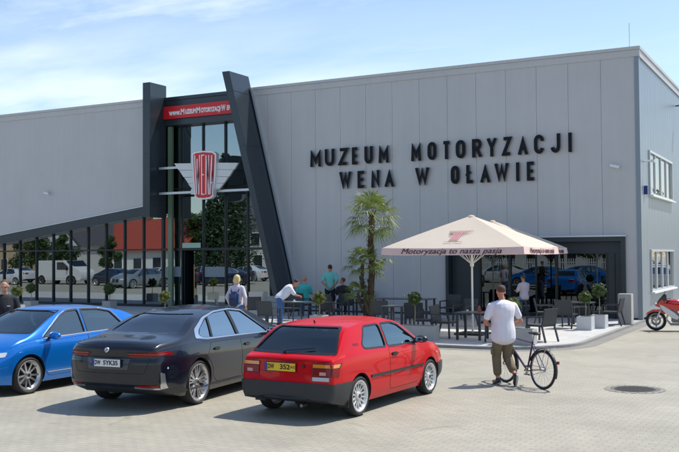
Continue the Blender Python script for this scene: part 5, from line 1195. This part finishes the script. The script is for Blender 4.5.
def person(label, P, loc, rz, shirt, pants, shoes, hair, skin=M_skin, sc=1, short_pants=False, sleeve=.5, vox=.012, hairlen=0, bald=False, belly=0.03, hem=-.05, bulk=0, group=None, extra=None):
    """P: joints in metres, the person faces +Y"""
    e = empty('person', loc, rz); e.scale = (sc, sc, sc); tag(e, label, 'person', group); V = {k: Vector(v) for k, v in P.items() if not isinstance(v, (int, float))}
    H, C, hd = V['H'], V['C'], V['head']; rt = (V['SR']-V['SL']).normalized(); b = MB()
    torso(b, H, C, rt, -.012, t1=.93, belly=belly*.6)
    cap(b, [V['SL'], C+Vector((0, 0, .02)), V['SR']], [.05, .065, .05]); cap(b, [C, V['neck'], hd-Vector((0, 0, .04))], [.06, .056, .054])
    # head: skull, jaw, nose, ears
    f = V.get('look', Vector((0, 1, 0))).normalized(); u = Vector((0, 0, 1)); u = (u-f*f.dot(u)).normalized(); r_ = f.cross(u).normalized(); M = Matrix((r_, f, u)).transposed()
    def hp(x, y, z): return hd+M @ Vector((x, y, z))
    b.ball(hp(0, -.012, .035), (.076, .094, .088), 20, 14, M=M); b.ball(hp(0, .022, -.04), (.058, .064, .07), 16, 10, M=M); b.ball(hp(0, .05, -.085), (.030, .028, .024), 10, 8, M=M)
    cap(b, [hp(0, .078, .028), hp(0, .102, -.014)], [.010, .0155]); b.ball(hp(0, .078, -.052), (.026, .014, .011), 10, 6, M=M); b.ball(hp(0, .08, .04), (.045, .014, .010), 10, 6, M=M)
    for s_ in (-1, 1): b.ball(hp(s_*.078, -.008, .0), (.014, .024, .034), 10, 8, M=M)
    for s_, a in ((-1, 'L'), (1, 'R')):
        S_, E_, W_ = V['S'+a], V['E'+a], V['W'+a]; cap(b, [S_, S_.lerp(E_, .45), E_, E_.lerp(W_, .35), W_], [.052, .046, .038, .038, .026])
        d = (W_-E_).normalized(); hdv = V.get('H'+a+'d', d).normalized(); th = hdv.cross(Vector((0, 0, 1))); th = th.normalized() if th.length > .1 else rt; pn = hdv.cross(th).normalized()
        if pn.dot(f) < 0 and abs(hdv.z) > .6: pn = -pn
        pm_ = W_+hdv*.055; Mh = Matrix((th, pn, hdv)).transposed(); b.ball(pm_, (.040, .017, .052), 10, 8, M=Mh); cap(b, [W_, pm_], [.026, .022], 8)
        for i, ln in enumerate((.066, .076, .070, .054)):
            q = W_+hdv*.095+th*(-.030+.020*i); curl = .35+.08*i; a1_ = (hdv*math.cos(curl)+pn*math.sin(curl)); a2_ = (hdv*math.cos(curl*2.6)+pn*math.sin(curl*2.6))
            cap(b, [q-hdv*.02, q+a1_*ln*.5, q+a1_*ln*.5+a2_*ln*.5], [.0095, .009, .008], 8)
        tt = V.get('inner'+a, rt*(-s_)); tt = (tt-hdv*tt.dot(hdv)).normalized(); sgn = 1 if th.dot(tt) > 0 else -1
        q = W_+hdv*.03+th*sgn*.030; cap(b, [q, q+(hdv*.6+th*sgn*.6+pn*.3)*.035, q+(hdv*.9+th*sgn*.5+pn*.4)*.062], [.012, .011, .009], 8)
        h_, K_, A_ = V['h'+a], V['K'+a], V['A'+a]; cap(b, [h_, h_.lerp(K_, .5), K_, K_.lerp(A_, .35), A_], [.085, .072, .052, .052, .036]); tz = V.get('T'+a, A_+Vector((0, .17, -.06)))
        cap(b, [A_, A_+Vector((0, 0, -.03)), tz], [.036, .036, .028])
    body = remesh(b, 'body', skin, e, min(vox, .009) if vox < .012 else vox, 2)
    # hair and eyes
    if not bald:
        h = MB(); h.ball(hp(0, -.030, .050), (.080, .088, .0845), 24, 16, M=M)
        bm = bmesh.new(); me = bpy.data.meshes.new('t'); me.from_pydata(h.v, [], h.f); bm.from_mesh(me); bmesh.ops.bisect_plane(bm, geom=list(bm.verts)+list(bm.edges)+list(bm.faces), plane_co=hp(0, .045, .05), plane_no=M @ Vector((0, .62, -.78)), clear_outer=True)
        bm.free(); h2 = h
        if hairlen: h2.ball(hp(0, -.03, .04), (.094, .092, .092), 20, 14, M=M)
        if hairlen:
            for x in (-.06, -.03, 0, .03, .06): cap(h2, [hp(x, -.06, .02), hp(x*1.15, -.075, -.06), hp(x*1.0, -.06, -.06-hairlen)], [.035, .036, .02])
            for s_ in (-1, 1): cap(h2, [hp(s_*.07, -.01, .05), hp(s_*.082, -.01, -.02), hp(s_*.07, -.03, -.05-hairlen*.7)], [.02, .024, .014])
            remesh(h2, 'hair', hair, e, .012, 2)
        else: h2.build('hair', hair, e, True, fix=False)
    for s_ in (-1, 1): MB().ball(hp(s_*.031, .074, .018), (.009, .006, .005), 10, 6, M=M).build('eye', mat('eye_dark', (.03, .02, .02), .2), e, True); MB().bar(hp(s_*.018, .086, .040), hp(s_*.046, .080, .040), .005, .004).build('eyebrow', hair, e)
    # shirt
    t = MB(); torso(t, H, C, rt, .024+bulk, t0=hem, t1=.94, belly=belly); cap(t, [V['SL'], C+Vector((0, 0, .025)), V['SR']], [.070, .082, .070]); cap(t, [C+Vector((0, 0, .02)), C.lerp(V['neck'], .55)], [.08, .066])
    for a in 'LR':
        S_, E_, W_ = V['S'+a], V['E'+a], V['W'+a]; tip = S_.lerp(E_, min(1, sleeve*1.0)) if sleeve <= 1 else E_
        cap(t, [S_, S_.lerp(tip, .5), tip], [.070, .068, .064]);
        if sleeve > 1: cap(t, [E_, E_.lerp(W_, .85)], [.054, .042])
    remesh(t, 'shirt', shirt, e, vox, 26)
    p = MB(); up = (C-H).normalized(); torso(p, H-up*.03, H+up*.03, rt, .014+bulk*.5, 0, .3)
    for a in 'LR':
        h_, K_, A_ = V['h'+a], V['K'+a], V['A'+a]
        if short_pants == 'short': cap(p, [h_, h_.lerp(K_, .5), h_.lerp(K_, .88)], [.100, .095, .088])
        elif short_pants: cap(p, [h_, h_.lerp(K_, .5), K_, K_.lerp(A_, .68)], [.106, .100, .088, .078])
        else: cap(p, [h_, h_.lerp(K_, .5), K_, K_.lerp(A_, .5), A_+(A_-K_).normalized()*-.02], [.098, .085, .068, .064, .058])
    remesh(p, 'trousers' if not short_pants else 'shorts', pants, e, vox, 18)
    for a in 'LR':
        A_ = V['A'+a]; T_ = V.get('T'+a, A_+Vector((0, .17, -.06))); d = (T_-A_); d2 = Vector((d.x, d.y, 0)).normalized() if 'T'+a not in V else d.normalized(); s_ = MB(); dn = V.get('N'+a, Vector((0, 0, -1)))
        heel = A_+dn*.045-d2*.045; cap(s_, [A_, A_+dn*.03], [.046, .046], 10); cap(s_, [heel, A_+dn*.05+d2*.06, A_+dn*.058+d2*.15], [.040, .044, .036], 10); so = remesh(s_, 'shoe', shoes, e, .010, 2)
    if extra: extra(e, hp, V)
    return e
def cloth(nm, c, b=.25): return mat(nm, c, .85, var=.07, vscale=5, bump=b, bscale=9)
STAND = dict(H=(0, 0, .98), C=(0, 0, 1.44), neck=(0, .01, 1.53), head=(0, .03, 1.67), SL=(-.19, 0, 1.43), SR=(.19, 0, 1.43), EL=(-.25, -.02, 1.14), ER=(.25, -.02, 1.14), WL=(-.24, .06, .90), WR=(.24, .06, .90),
    hL=(-.10, 0, .92), hR=(.10, 0, .92), KL=(-.11, .01, .50), KR=(.11, .01, .50), AL=(-.12, -.02, .09), AR=(.12, -.02, .09))
def pose(**k): d = dict(STAND); d.update(k); return d
SIT = dict(H=(0, 0, .55), C=(0, .02, 1.00), neck=(0, .04, 1.09), head=(0, .06, 1.23), SL=(-.19, .02, .99), SR=(.19, .02, .99), EL=(-.25, .10, .74), ER=(.25, .10, .74), WL=(-.12, .32, .78), WR=(.12, .32, .78),
    hL=(-.10, .02, .52), hR=(.10, .02, .52), KL=(-.13, .42, .52), KR=(.13, .42, .52), AL=(-.13, .40, .09), AR=(.13, .40, .09))
M_h_red = mat('hair_reddish', (.10, .045, .026), .8, bump=.4, bscale=120); M_h_dark = mat('hair_dark', (.03, .02, .015), .7, bump=.4, bscale=120); M_h_bl = mat('hair_blonde', (.62, .47, .22), .6, bump=.4, bscale=80); M_h_br = mat('hair_brown', (.09, .055, .035), .8, bump=.4, bscale=120)
M_sh = mat('shoe_dark', (.03, .03, .033), .6)
# the man pushing the bicycle, walking away
D_WALK = R(12)
def cargo(e, hp, V):
    for a, s_ in (('L', -1), ('R', 1)):
        k = V['h'+a].lerp(V['K'+a], .72); MB().box(k+Vector((s_*.085, 0, 0)), (.03, .13, .15)).build('pocket', kh, e, bevel=.01)
    for a in 'LR':
        A_ = V['A'+a]; T_ = V['T'+a]; d = (T_-A_).normalized(); n_ = V['N'+a]; q = A_+n_*.088; MB().tube([q-d*.085, q+d*.03, q+d*.18], [.036, .040, .034], 10, flat=.35).build('sole', mat('sole_white', (.5, .5, .48), .7), e, True)
kh = cloth('khaki_cloth', (.16, .125, .075), .5)
man = person('man in a white polo shirt and khaki cargo trousers pushing a bicycle away',
    pose(H=(0, 0, .99), C=(0, .03, 1.45), neck=(0, .045, 1.55), head=(-.01, .075, 1.685), look=(-.05, 1, -.12), SL=(-.225, .03, 1.43), SR=(.225, .03, 1.43), EL=(-.34, .03, 1.13), ER=(.36, .03, 1.15), WL=(-.12, .27, 1.06), WR=(.24, .28, 1.04), HLd=(.5, .85, -.1), HRd=(-.2, .95, -.1),
        hL=(-.10, 0, .93), hR=(.10, 0, .93), KL=(-.10, .10, .50), KR=(.10, .08, .50), AL=(-.10, .04, .10), AR=(.12, -.24, .20), TL=(-.12, .21, .045), TR=(.13, -.17, .05), NL=(0, 0, -1), NR=(0, -.8, -.55)),
    (0, 0, 0), 0, cloth('white_polo', (.72, .70, .76), .2), kh, M_sh, M_h_red, skin=mat('skin_sunburnt', (.46, .20, .12), .55, var=.1, vscale=9), short_pants=True, sleeve=.66, vox=.009, extra=cargo, belly=.06, hem=-.30, bulk=.042)
p = gp(504, 385); man.location = (p.x, p.y, 0); man.rotation_euler = (0, 0, R(40)); man.scale = (1.0, 1.0, 1.0)
# people on the terrace
tq = cloth('turquoise_shirt', (.16, .52, .47)); tq2 = cloth('turquoise_polo', (.05, .45, .42)); wh = cloth('white_shirt', (.68, .68, .74)); bk = cloth('black_shirt', (.012, .013, .018)); jn = cloth('blue_jeans', (.04, .12, .30)); dk = cloth('navy_shorts', (.012, .014, .025)); lv = cloth('pale_lilac_top', (.55, .50, .58))
def put(o, x, y, z=.08, rz=0): o.location = (x, y, z); o.rotation_euler = (0, 0, rz); return o
q = at(330, 266, 26); put(person('man in a turquoise shirt standing with his hands clasped behind his back',
    pose(EL=(-.27, -.10, 1.17), ER=(.27, -.10, 1.17), WL=(-.06, -.17, .98), WR=(.06, -.19, .97), HLd=(.9, -.1, -.4), HRd=(-.9, -.1, -.4), SL=(-.2, 0, 1.45), SR=(.2, 0, 1.45)), (0, 0, 0), 0, tq, dk, M_sh, M_h_dark, skin=M_skin2, sc=1.075, short_pants='short', sleeve=.75), q.x, q.y, rz=R(22))
q = at(343, 282, 26.3); put(person('man in a black t-shirt sitting beside the standing man in turquoise', dict(SIT, look=(-.9, .4, .1), head=(-.02, .06, 1.24)), (0, 0, 0), 0, bk, dk, M_sh, M_h_br, skin=M_skin2, sleeve=.7, sc=1.05), q.x, q.y, rz=R(35))
q = at(304, 281, 26); put(person('bald man in a turquoise polo shirt sitting at the left terrace table', dict(SIT, H=(0, 0, .56), look=(-.3, 1, -.3)), (0, 0, 0), 0, tq2, jn, M_sh, M_h_br, skin=mat('skin_rosy', (.50, .22, .15), .5, var=.1, vscale=9), bald=True, sleeve=.8, sc=1.1, belly=.06), q.x, q.y, rz=R(20))
q = at(282, 300, 30.5); put(person('man in a white shirt and jeans bending forward over the left terrace table',
    pose(H=(0, -.08, .93), C=(0, .27, 1.25), neck=(0, .35, 1.31), head=(0, .47, 1.38), look=(0, .75, -.65), SL=(-.19, .26, 1.24), SR=(.19, .26, 1.24), EL=(-.23, .40, 1.0), ER=(.23, .42, 1.0), WL=(-.07, .54, .97), WR=(.07, .56, .97), hL=(-.1, -.1, .88), hR=(.1, -.1, .88), KL=(-.11, -.05, .48), KR=(.11, -.02, .48), AL=(-.12, -.1, .09), AR=(.12, -.05, .09)),
    (0, 0, 0), 0, wh, jn, M_sh, M_h_dark, skin=M_skin2, sleeve=.8, belly=.05), q.x, q.y, rz=R(-55))
def backpack(e, hp, V):
    o = MB().box((.03, -.22, 1.12), (.30, .17, .42)).build('backpack', mat('backpack_blue', (.03, .06, .16), .7, var=.1), e, bevel=.06, smooth=True)
    MB().box((.03, -.32, 1.04), (.2, .05, .2)).build('pocket', mat('backpack_dark', (.02, .03, .07), .7), o, bevel=.02); 
    for s_ in (-1, 1): MB().tube([(s_*.11, -.14, 1.32), (s_*.12, -.02, 1.535), (s_*.13, .14, 1.35), (s_*.15, .12, 1.1), (s_*.14, -.14, .98)], .018, 8, flat=.5).build('strap', mat('strap_dark', (.02, .03, .06), .8), o, True)
q = at(237, 278, 36); put(person('blonde woman in a pale lilac top with a blue backpack walking towards the entrance', pose(SL=(-.17, 0, 1.42), SR=(.17, 0, 1.42), EL=(-.30, -.04, 1.16), ER=(.28, -.04, 1.16)), (0, 0, 0), 0, lv, jn, M_sh, M_h_bl, hairlen=.05, sleeve=1.5, sc=.99, extra=backpack), q.x, q.y, rz=R(5))
def redmark(e, hp, V): MB().box((.10, .155, 1.30), (.012, .012, .10)).build('shirt_stripe', mat('stripe_red', (.5, .02, .03), .6), e); MB().box((-.08, .158, 1.31), (.06, .008, .018)).build('shirt_badge', M_white, e)
put(person('man in a black t-shirt standing at the left edge behind the blue car', pose(look=(.15, 1, -.35), WL=(-.10, .25, 1.05), WR=(.08, .28, 1.08), HLd=(.8, .5, 0), HRd=(-.8, .5, 0), EL=(-.27, .03, 1.13), ER=(.27, .03, 1.13)), (0, 0, 0), 0, bk, dk, M_sh, M_h_br, skin=M_skin, sleeve=.75, sc=1.07, vox=.010, extra=redmark, belly=.05), -14.93, 13.5, 0, PI+R(45))
st_ = empty('bar_stool', (-9.72, 32.25, .08)); tag(st_, 'dark bar stool under the figure added for a reflection in the cafe glass', 'bar stool'); MB().lathe([(0, .62), (.17, .62), (.17, .66), (0, .66)], 20).build('seat', M_rat, st_)  # stool and sitter are added in place of a reflection in the glass
for k in range(4): MB().bar((.17*math.cos(k*PI/2+.78), .17*math.sin(k*PI/2+.78), 0), (.1*math.cos(k*PI/2+.78), .1*math.sin(k*PI/2+.78), .62), .025).build('leg', M_rat, st_)
ps = put(person('person in a pale shirt on a bar stool, added in place of a reflection in the cafe glass', dict(SIT, look=(.1, 1, 0), KL=(-.13, .36, .42), KR=(.13, .38, .45), AL=(-.12, .30, -.02), AR=(.12, .28, -.0)), (0, 0, 0), 0, lv, cloth('light_jeans', (.12, .25, .5)), M_sh, M_h_br, sleeve=.8), -9.72, 32.27, .28, R(60))

# ================= THE BICYCLE =================
M_bfr = mat('bicycle_purple', (.05, .015, .07), .3, coat=.8); M_steel = mat('steel', (.45, .46, .48), .3, metal=.9)
bk_ = empty('bicycle'); tag(bk_, 'dark purple city bicycle with rear rack and mudguards held by the man in white', 'bicycle')
def bwheel(y, steer=0):
    c = Vector((0, y, .345)); ring_ = [Vector((0, y+.325*math.cos(2*PI*i/48), .345+.325*math.sin(2*PI*i/48))) for i in range(48)]
    w_ = MB().tube(ring_, .023, 10, closed=True).build('wheel', M_tyre, bk_, True)
    MB().tube([c+(p_-c)*.935 for p_ in ring_], .012, 8, closed=True).build('rim', M_steel, w_, True)
    sp_ = MB(); 
    for i in range(28):
        a = 2*PI*i/28; s_ = (-1)**i*.03; sp_.tube([c+Vector((s_, .02*math.cos(a+.8), .02*math.sin(a+.8))), c+Vector((0, .30*math.cos(a), .30*math.sin(a)))], .0018, 4)
    sp_.build('spokes', M_steel, w_); MB().tube([c+Vector((-.05, 0, 0)), c+Vector((.05, 0, 0))], .022, 12).build('hub', M_steel, w_, True)
    ar = [Vector((0, y+.365*math.cos(a), .345+.365*math.sin(a))) for a in [R(v) for v in (range(20, 205, 12) if y < 0 else range(35, 195, 12))]]
    MB().tube(ar, .026, 8, flat=.3).build('mudguard', M_black, bk_, True)
bwheel(-.53); bwheel(.54)
BB = Vector((0, -.10, .29)); ST = Vector((0, -.24, .82)); HT = Vector((0, .36, .84)); HB = Vector((0, .40, .70)); RA = Vector((0, -.53, .345)); FA = Vector((0, .54, .345))
fr_ = MB(); fr_.tube([BB, ST], .017).tube([BB, HB+Vector((0, 0, .0))], .020).tube([ST-Vector((0, 0, .03)), HT], .017).tube([HT+Vector((0, -.01, .02)), HB+Vector((0, .005, -.02))], .022)
for s_ in (-1, 1): fr_.tube([BB+Vector((s_*.03, 0, 0)), RA+Vector((s_*.055, 0, 0))], .010).tube([ST+Vector((s_*.02, 0, -.05)), RA+Vector((s_*.055, 0, 0))], .008)
fr_.build('frame', M_bfr, bk_, True)
fk = MB()
for s_ in (-1, 1): fk.tube([HB+Vector((s_*.02, .005, -.03)), HB+Vector((s_*.05, .02, -.08)), HB.lerp(FA, .7)+Vector((s_*.052, 0, 0)), FA+Vector((s_*.05, 0, 0))], .011)
fk.build('fork', M_bfr, bk_, True)
MB().tube([HT, HT+Vector((0, -.02, .13)), HT+Vector((0, .03, .18))], .014).tube([HT+Vector((-.29, -.10, .20)), HT+Vector((-.16, .0, .19)), HT+Vector((0, .04, .18)), HT+Vector((.16, .0, .19)), HT+Vector((.29, -.10, .20))], .011).build('handlebar', M_steel, bk_, True)
for s_ in (-1, 1): MB().tube([HT+Vector((s_*.30, -.14, .20)), HT+Vector((s_*.25, -.06, .197))], .017, 10).build('grip', M_black, bk_, True)
MB().tube([ST, ST+Vector((0, -.03, .12))], .013).build('seat_post', M_steel, bk_, True)
sd_ = MB(); sd_.ball((0, -.33, .965), (.085, .09, .032), 16, 8).ball((0, -.24, .965), (.045, .12, .026), 14, 8).ball((0, -.16, .962), (.024, .06, .022), 12, 8); remesh(sd_, 'saddle', M_black, bk_, .008, 3)
rk = MB()
for s_ in (-1, 1): rk.tube([(s_*.055, -.33, .735), (s_*.06, -.78, .745), (0, -.80, .745)], .006, 6).tube([RA+Vector((s_*.06, 0, 0)), (s_*.055, -.66, .74)], .006, 6)
for y in (-.4, -.5, -.6, -.7): rk.tube([(-.058, y, .738), (.058, y, .738)], .005, 6)
rk.build('rack', M_steel, bk_, True)
cr = MB().tube([BB+Vector((.035, .095*math.cos(2*PI*i/24), .095*math.sin(2*PI*i/24))) for i in range(24)], .006, 6, closed=True).build('chainring', M_steel, bk_, True)
MB().bar(BB+Vector((.055, 0, 0)), BB+Vector((.055, .14, -.09)), .018, .024).bar(BB+Vector((-.055, 0, 0)), BB+Vector((-.055, -.14, .09)), .018, .024).tube([BB+Vector((-.06, 0, 0)), BB+Vector((.06, 0, 0))], .02, 10).build('crank', M_steel, bk_)
for s_, y, z in ((.10, .14, -.09), (-.10, -.14, .09)): MB().box(BB+Vector((s_, y, z)), (.09, .07, .022)).build('pedal', M_black, bk_, bevel=.005)
MB().bar(BB+Vector((.035, 0, .095)), RA+Vector((.035, 0, .035)), .005, .008).bar(BB+Vector((.035, 0, -.095)), RA+Vector((.035, 0, -.04)), .005, .008).tube([RA+Vector((.035, .036*math.cos(2*PI*i/16), .036*math.sin(2*PI*i/16))) for i in range(16)], .008, 6, closed=True).build('chain', M_steel, bk_)
MB().box((0, -.925, .50), (.05, .03, .05)).build('rear_light', M_lampr, bk_, bevel=.005); MB().ball((0, .47, .76), (.04, .05, .04)).build('front_light', M_steel, bk_, True)
p = gp(542.5, 389.5); th = R(55); bk_.rotation_euler = (0, R(2.5), th); bk_.location = (p.x-math.sin(th)*.53, p.y+math.cos(th)*.53, 0)

# ================= THE MOTORCYCLE =================
M_mred = mat('motorcycle_red', (.55, .01, .015), .25, coat=1); M_eng = mat('engine_metal', (.18, .18, .19), .45, metal=.8, var=.2, vscale=20); M_msil = mat('fairing_silver', (.6, .61, .63), .35, metal=.3)
mo = empty('motorcycle'); tag(mo, 'red and silver sport touring motorcycle parked by the side wall at the right edge', 'motorcycle')
def mwheel(y, w, r=.305):
    RX = Matrix.Rotation(PI/2, 3, 'Y'); c = (0, y, r); a = w/2
    w_ = MB().lathe([(r-.085, -a*.7), (r-.05, -a), (r-.02, -a*.8), (r-.003, -a*.35), (r, 0), (r-.003, a*.35), (r-.02, a*.8), (r-.05, a), (r-.085, a*.7)], 48, RX, off=c).build('wheel', M_tyre, mo, True)
    rm = MB().lathe([(r-.083, -a*.7), (r-.10, -a*.55), (r-.105, 0), (r-.10, a*.55), (r-.083, a*.7)], 40, RX, off=c)
    for k in range(3):
        q = 2*PI*k/3+.5; d = Vector((0, math.cos(q), math.sin(q))); rm.bar(Vector(c)+d*.03, Vector(c)+d*(r-.09), .035, .05)
    rm.tube([(-.05, y, r), (.05, y, r)], .045, 16); rm.build('rim', mat('wheel_white', (.62, .6, .58), .4), w_, False)
    for s_ in (-1, 1): MB().lathe([(.09, 0), (.145, 0), (.145, .005), (.09, .005)], 32, RX, off=(s_*.062, y, r)).build('brake_disc', M_disc, w_)
mwheel(.72, .12); mwheel(-.72, .16, .31)
def fairs(poly, w0, w1, name, m, par=mo, bev=.02, r=.04): return MB().prism(roundpoly(poly, r, 3), w0, w1, 'x').build(name, m, par, bevel=bev, smooth=True)
fairs([(.42, .60), (.50, .64), (.62, .655), (.80, .65), (.98, .55), (1.02, .45), (.95, .52), (.80, .59), (.62, .58), (.45, .50)], -.075, .075, 'front_mudguard', M_mred, bev=.02, r=.02)
for s_ in (-1, 1):
    MB().tube([(s_*.095, .72, .305), (s_*.095, .60, .60)], .026, 12).build('fork_leg', M_msil, mo, True); MB().tube([(s_*.095, .60, .60), (s_*.095, .47, .92)], .019, 12).build('fork_tube', M_steel, mo, True)
    MB().tube([(s_*.09, .45, .93), (s_*.22, .40, .96), (s_*.34, .30, .95)], .014, 8).build('handlebar', M_black, mo, True)
    mm = MB().ball((s_*.36, .44, 1.13), (.075, .03, .045), 14, 8).build('mirror', M_black, mo, True); MB().tube([(s_*.20, .52, 1.0), (s_*.30, .47, 1.10), (s_*.36, .45, 1.12)], .007, 6).build('mirror_stalk', M_black, mm, True)
    MB().ball((s_*.21, .60, .84), (.04, .035, .025), 12, 8).build('indicator', M_lampo, mo, True)
    fairs([(.20, .60), (.52, .80), (.62, .82), (.50, .62), (.30, .44), (.10, .36), (.05, .46)], s_*.20, s_*.225, 'side_fairing', M_msil, bev=.008); fairs([(-.02, .80), (.30, .84), (.52, .86), (.60, .82), (.48, .74), (.10, .62), (-.05, .66)], s_*.195, s_*.215, 'side_panel', M_mred, bev=.008)
fairs([(.44, .80), (.52, .98), (.62, .90), (.74, .80), (.70, .76), (.56, .72)], -.18, .18, 'nose_fairing', M_mred, bev=.05)
ws = fairs([(.70, .84), (.62, .98), (.47, 1.16), (.40, 1.15), (.40, .95), (.50, .86)], -.15, .15, 'windscreen', mat('smoked_screen', (.012, .014, .016), .12, coat=.5), bev=.03)
MB().ball((0, .72, .80), (.09, .04, .06)).build('headlight', M_lampw, mo, True)
tk = MB(); tk.ball((0, .18, .86), (.155, .26, .12), 20, 12).ball((0, .02, .83), (.13, .20, .10), 18, 10); remesh(tk, 'fuel_tank', M_mred, mo, .012, 4)
st2 = MB(); st2.ball((0, -.28, .80), (.13, .26, .055), 16, 8).ball((0, -.60, .88), (.11, .22, .05), 16, 8); remesh(st2, 'seat', M_black, mo, .012, 3)
tl3 = MB(); tl3.ball((0, -.45, .76), (.14, .30, .075), 16, 8).ball((0, -.80, .86), (.10, .18, .06), 16, 8); remesh(tl3, 'tail_fairing', M_mred, mo, .012, 3); MB().ball((0, -.97, .86), (.07, .02, .03)).build('tail_light', M_lampr, mo, True)
en = MB().box((0, .08, .40), (.34, .40, .26)).box((0, .20, .56), (.30, .22, .22), M=Matrix.Rotation(R(-20), 3, 'X')).box((0, -.18, .38), (.30, .2, .2)).build('engine', M_eng, mo, bevel=.03)
MB().tube([(-.19, .05, .36), (.19, .05, .36)], .09, 20).tube([(-.185, -.14, .38), (.185, -.14, .38)], .07, 20).build('engine_cover', M_eng, mo, True)
MB().tube([(0, .30, .75), (-.0, .05, .72), (0, -.35, .68), (0, -.30, .42)], .03, 10).bar((.10, -.25, .38), (.10, -.72, .31), .04, .06).bar((-.10, -.25, .38), (-.10, -.72, .31), .04, .06).build('frame', M_black, mo)
for s_ in (-1, 1): MB().tube([(s_*.08, .36, .55), (s_*.10, .42, .35), (s_*.12, .30, .20), (s_*.13, -.2, .20), (s_*.17, -.5, .30), (s_*.18, -.95, .38)], [.022, .022, .022, .024, .042, .048], 12).build('exhaust', M_steel, mo, True)
MB().tube([(-.10, -.05, .22), (-.28, -.0, .01)], .011, 8).build('side_stand', M_black, mo, True)
mo.rotation_euler = (0, R(-4), R(98)); p = gp(656, 330.5); mo.location = (p.x+.72, p.y+.10, 0)

# ================= SMALL THINGS ON THE TABLES =================
M_cup = mat('cup_white', (.7, .7, .68), .25); M_menu = mat('menu_card', (.45, .08, .06), .5); M_glass2 = glass('drinking_glass', (.85, .9, .9), .1)
def cup(x, y, z, label):
    e = empty('coffee_cup', (x, y, z)); tag(e, label, 'cup'); MB().lathe([(.0, .002), (.022, .002), (.036, .06), (.033, .06), (.02, .008), (0, .008)], 18).build('bowl', M_cup, e, True); MB().lathe([(0, 0), (.045, 0), (.065, .012), (.06, .012), (.04, .004), (0, .004)], 20).build('saucer', M_cup, e, True)
cup(-8.75, 23.8, .822, 'white coffee cup and saucer on the small square table left of the cyclist'); q = gat(294, 29.5, .822); cup(q.x, q.y, q.z, 'white coffee cup on the left long table near the papers')
for x, y, z, lb in ((-8.5, 24.05, .822, 'red menu card standing on the small square table left of the cyclist'), (-7.15, 29.9, .822, 'red menu card standing on the table beyond the cube planters')):
    m_ = MB().prism([(-.05, 0), (.05, 0), (0.004, .16), (-.004, .16)], -.06, .06, 'y').build('menu_card', M_menu); m_.location = (x, y, z); m_.rotation_euler = (0, 0, .6); tag(m_, lb, 'menu')
q = gat(404, 28, .822); g_ = MB().lathe([(0, .003), (.03, .003), (.036, .12), (.034, .12), (.028, .008), (0, .008)], 18).build('drinking_glass', M_glass2, None, True); g_.location = q; tag(g_, 'empty drinking glass on the long table right of the palm', 'glass')
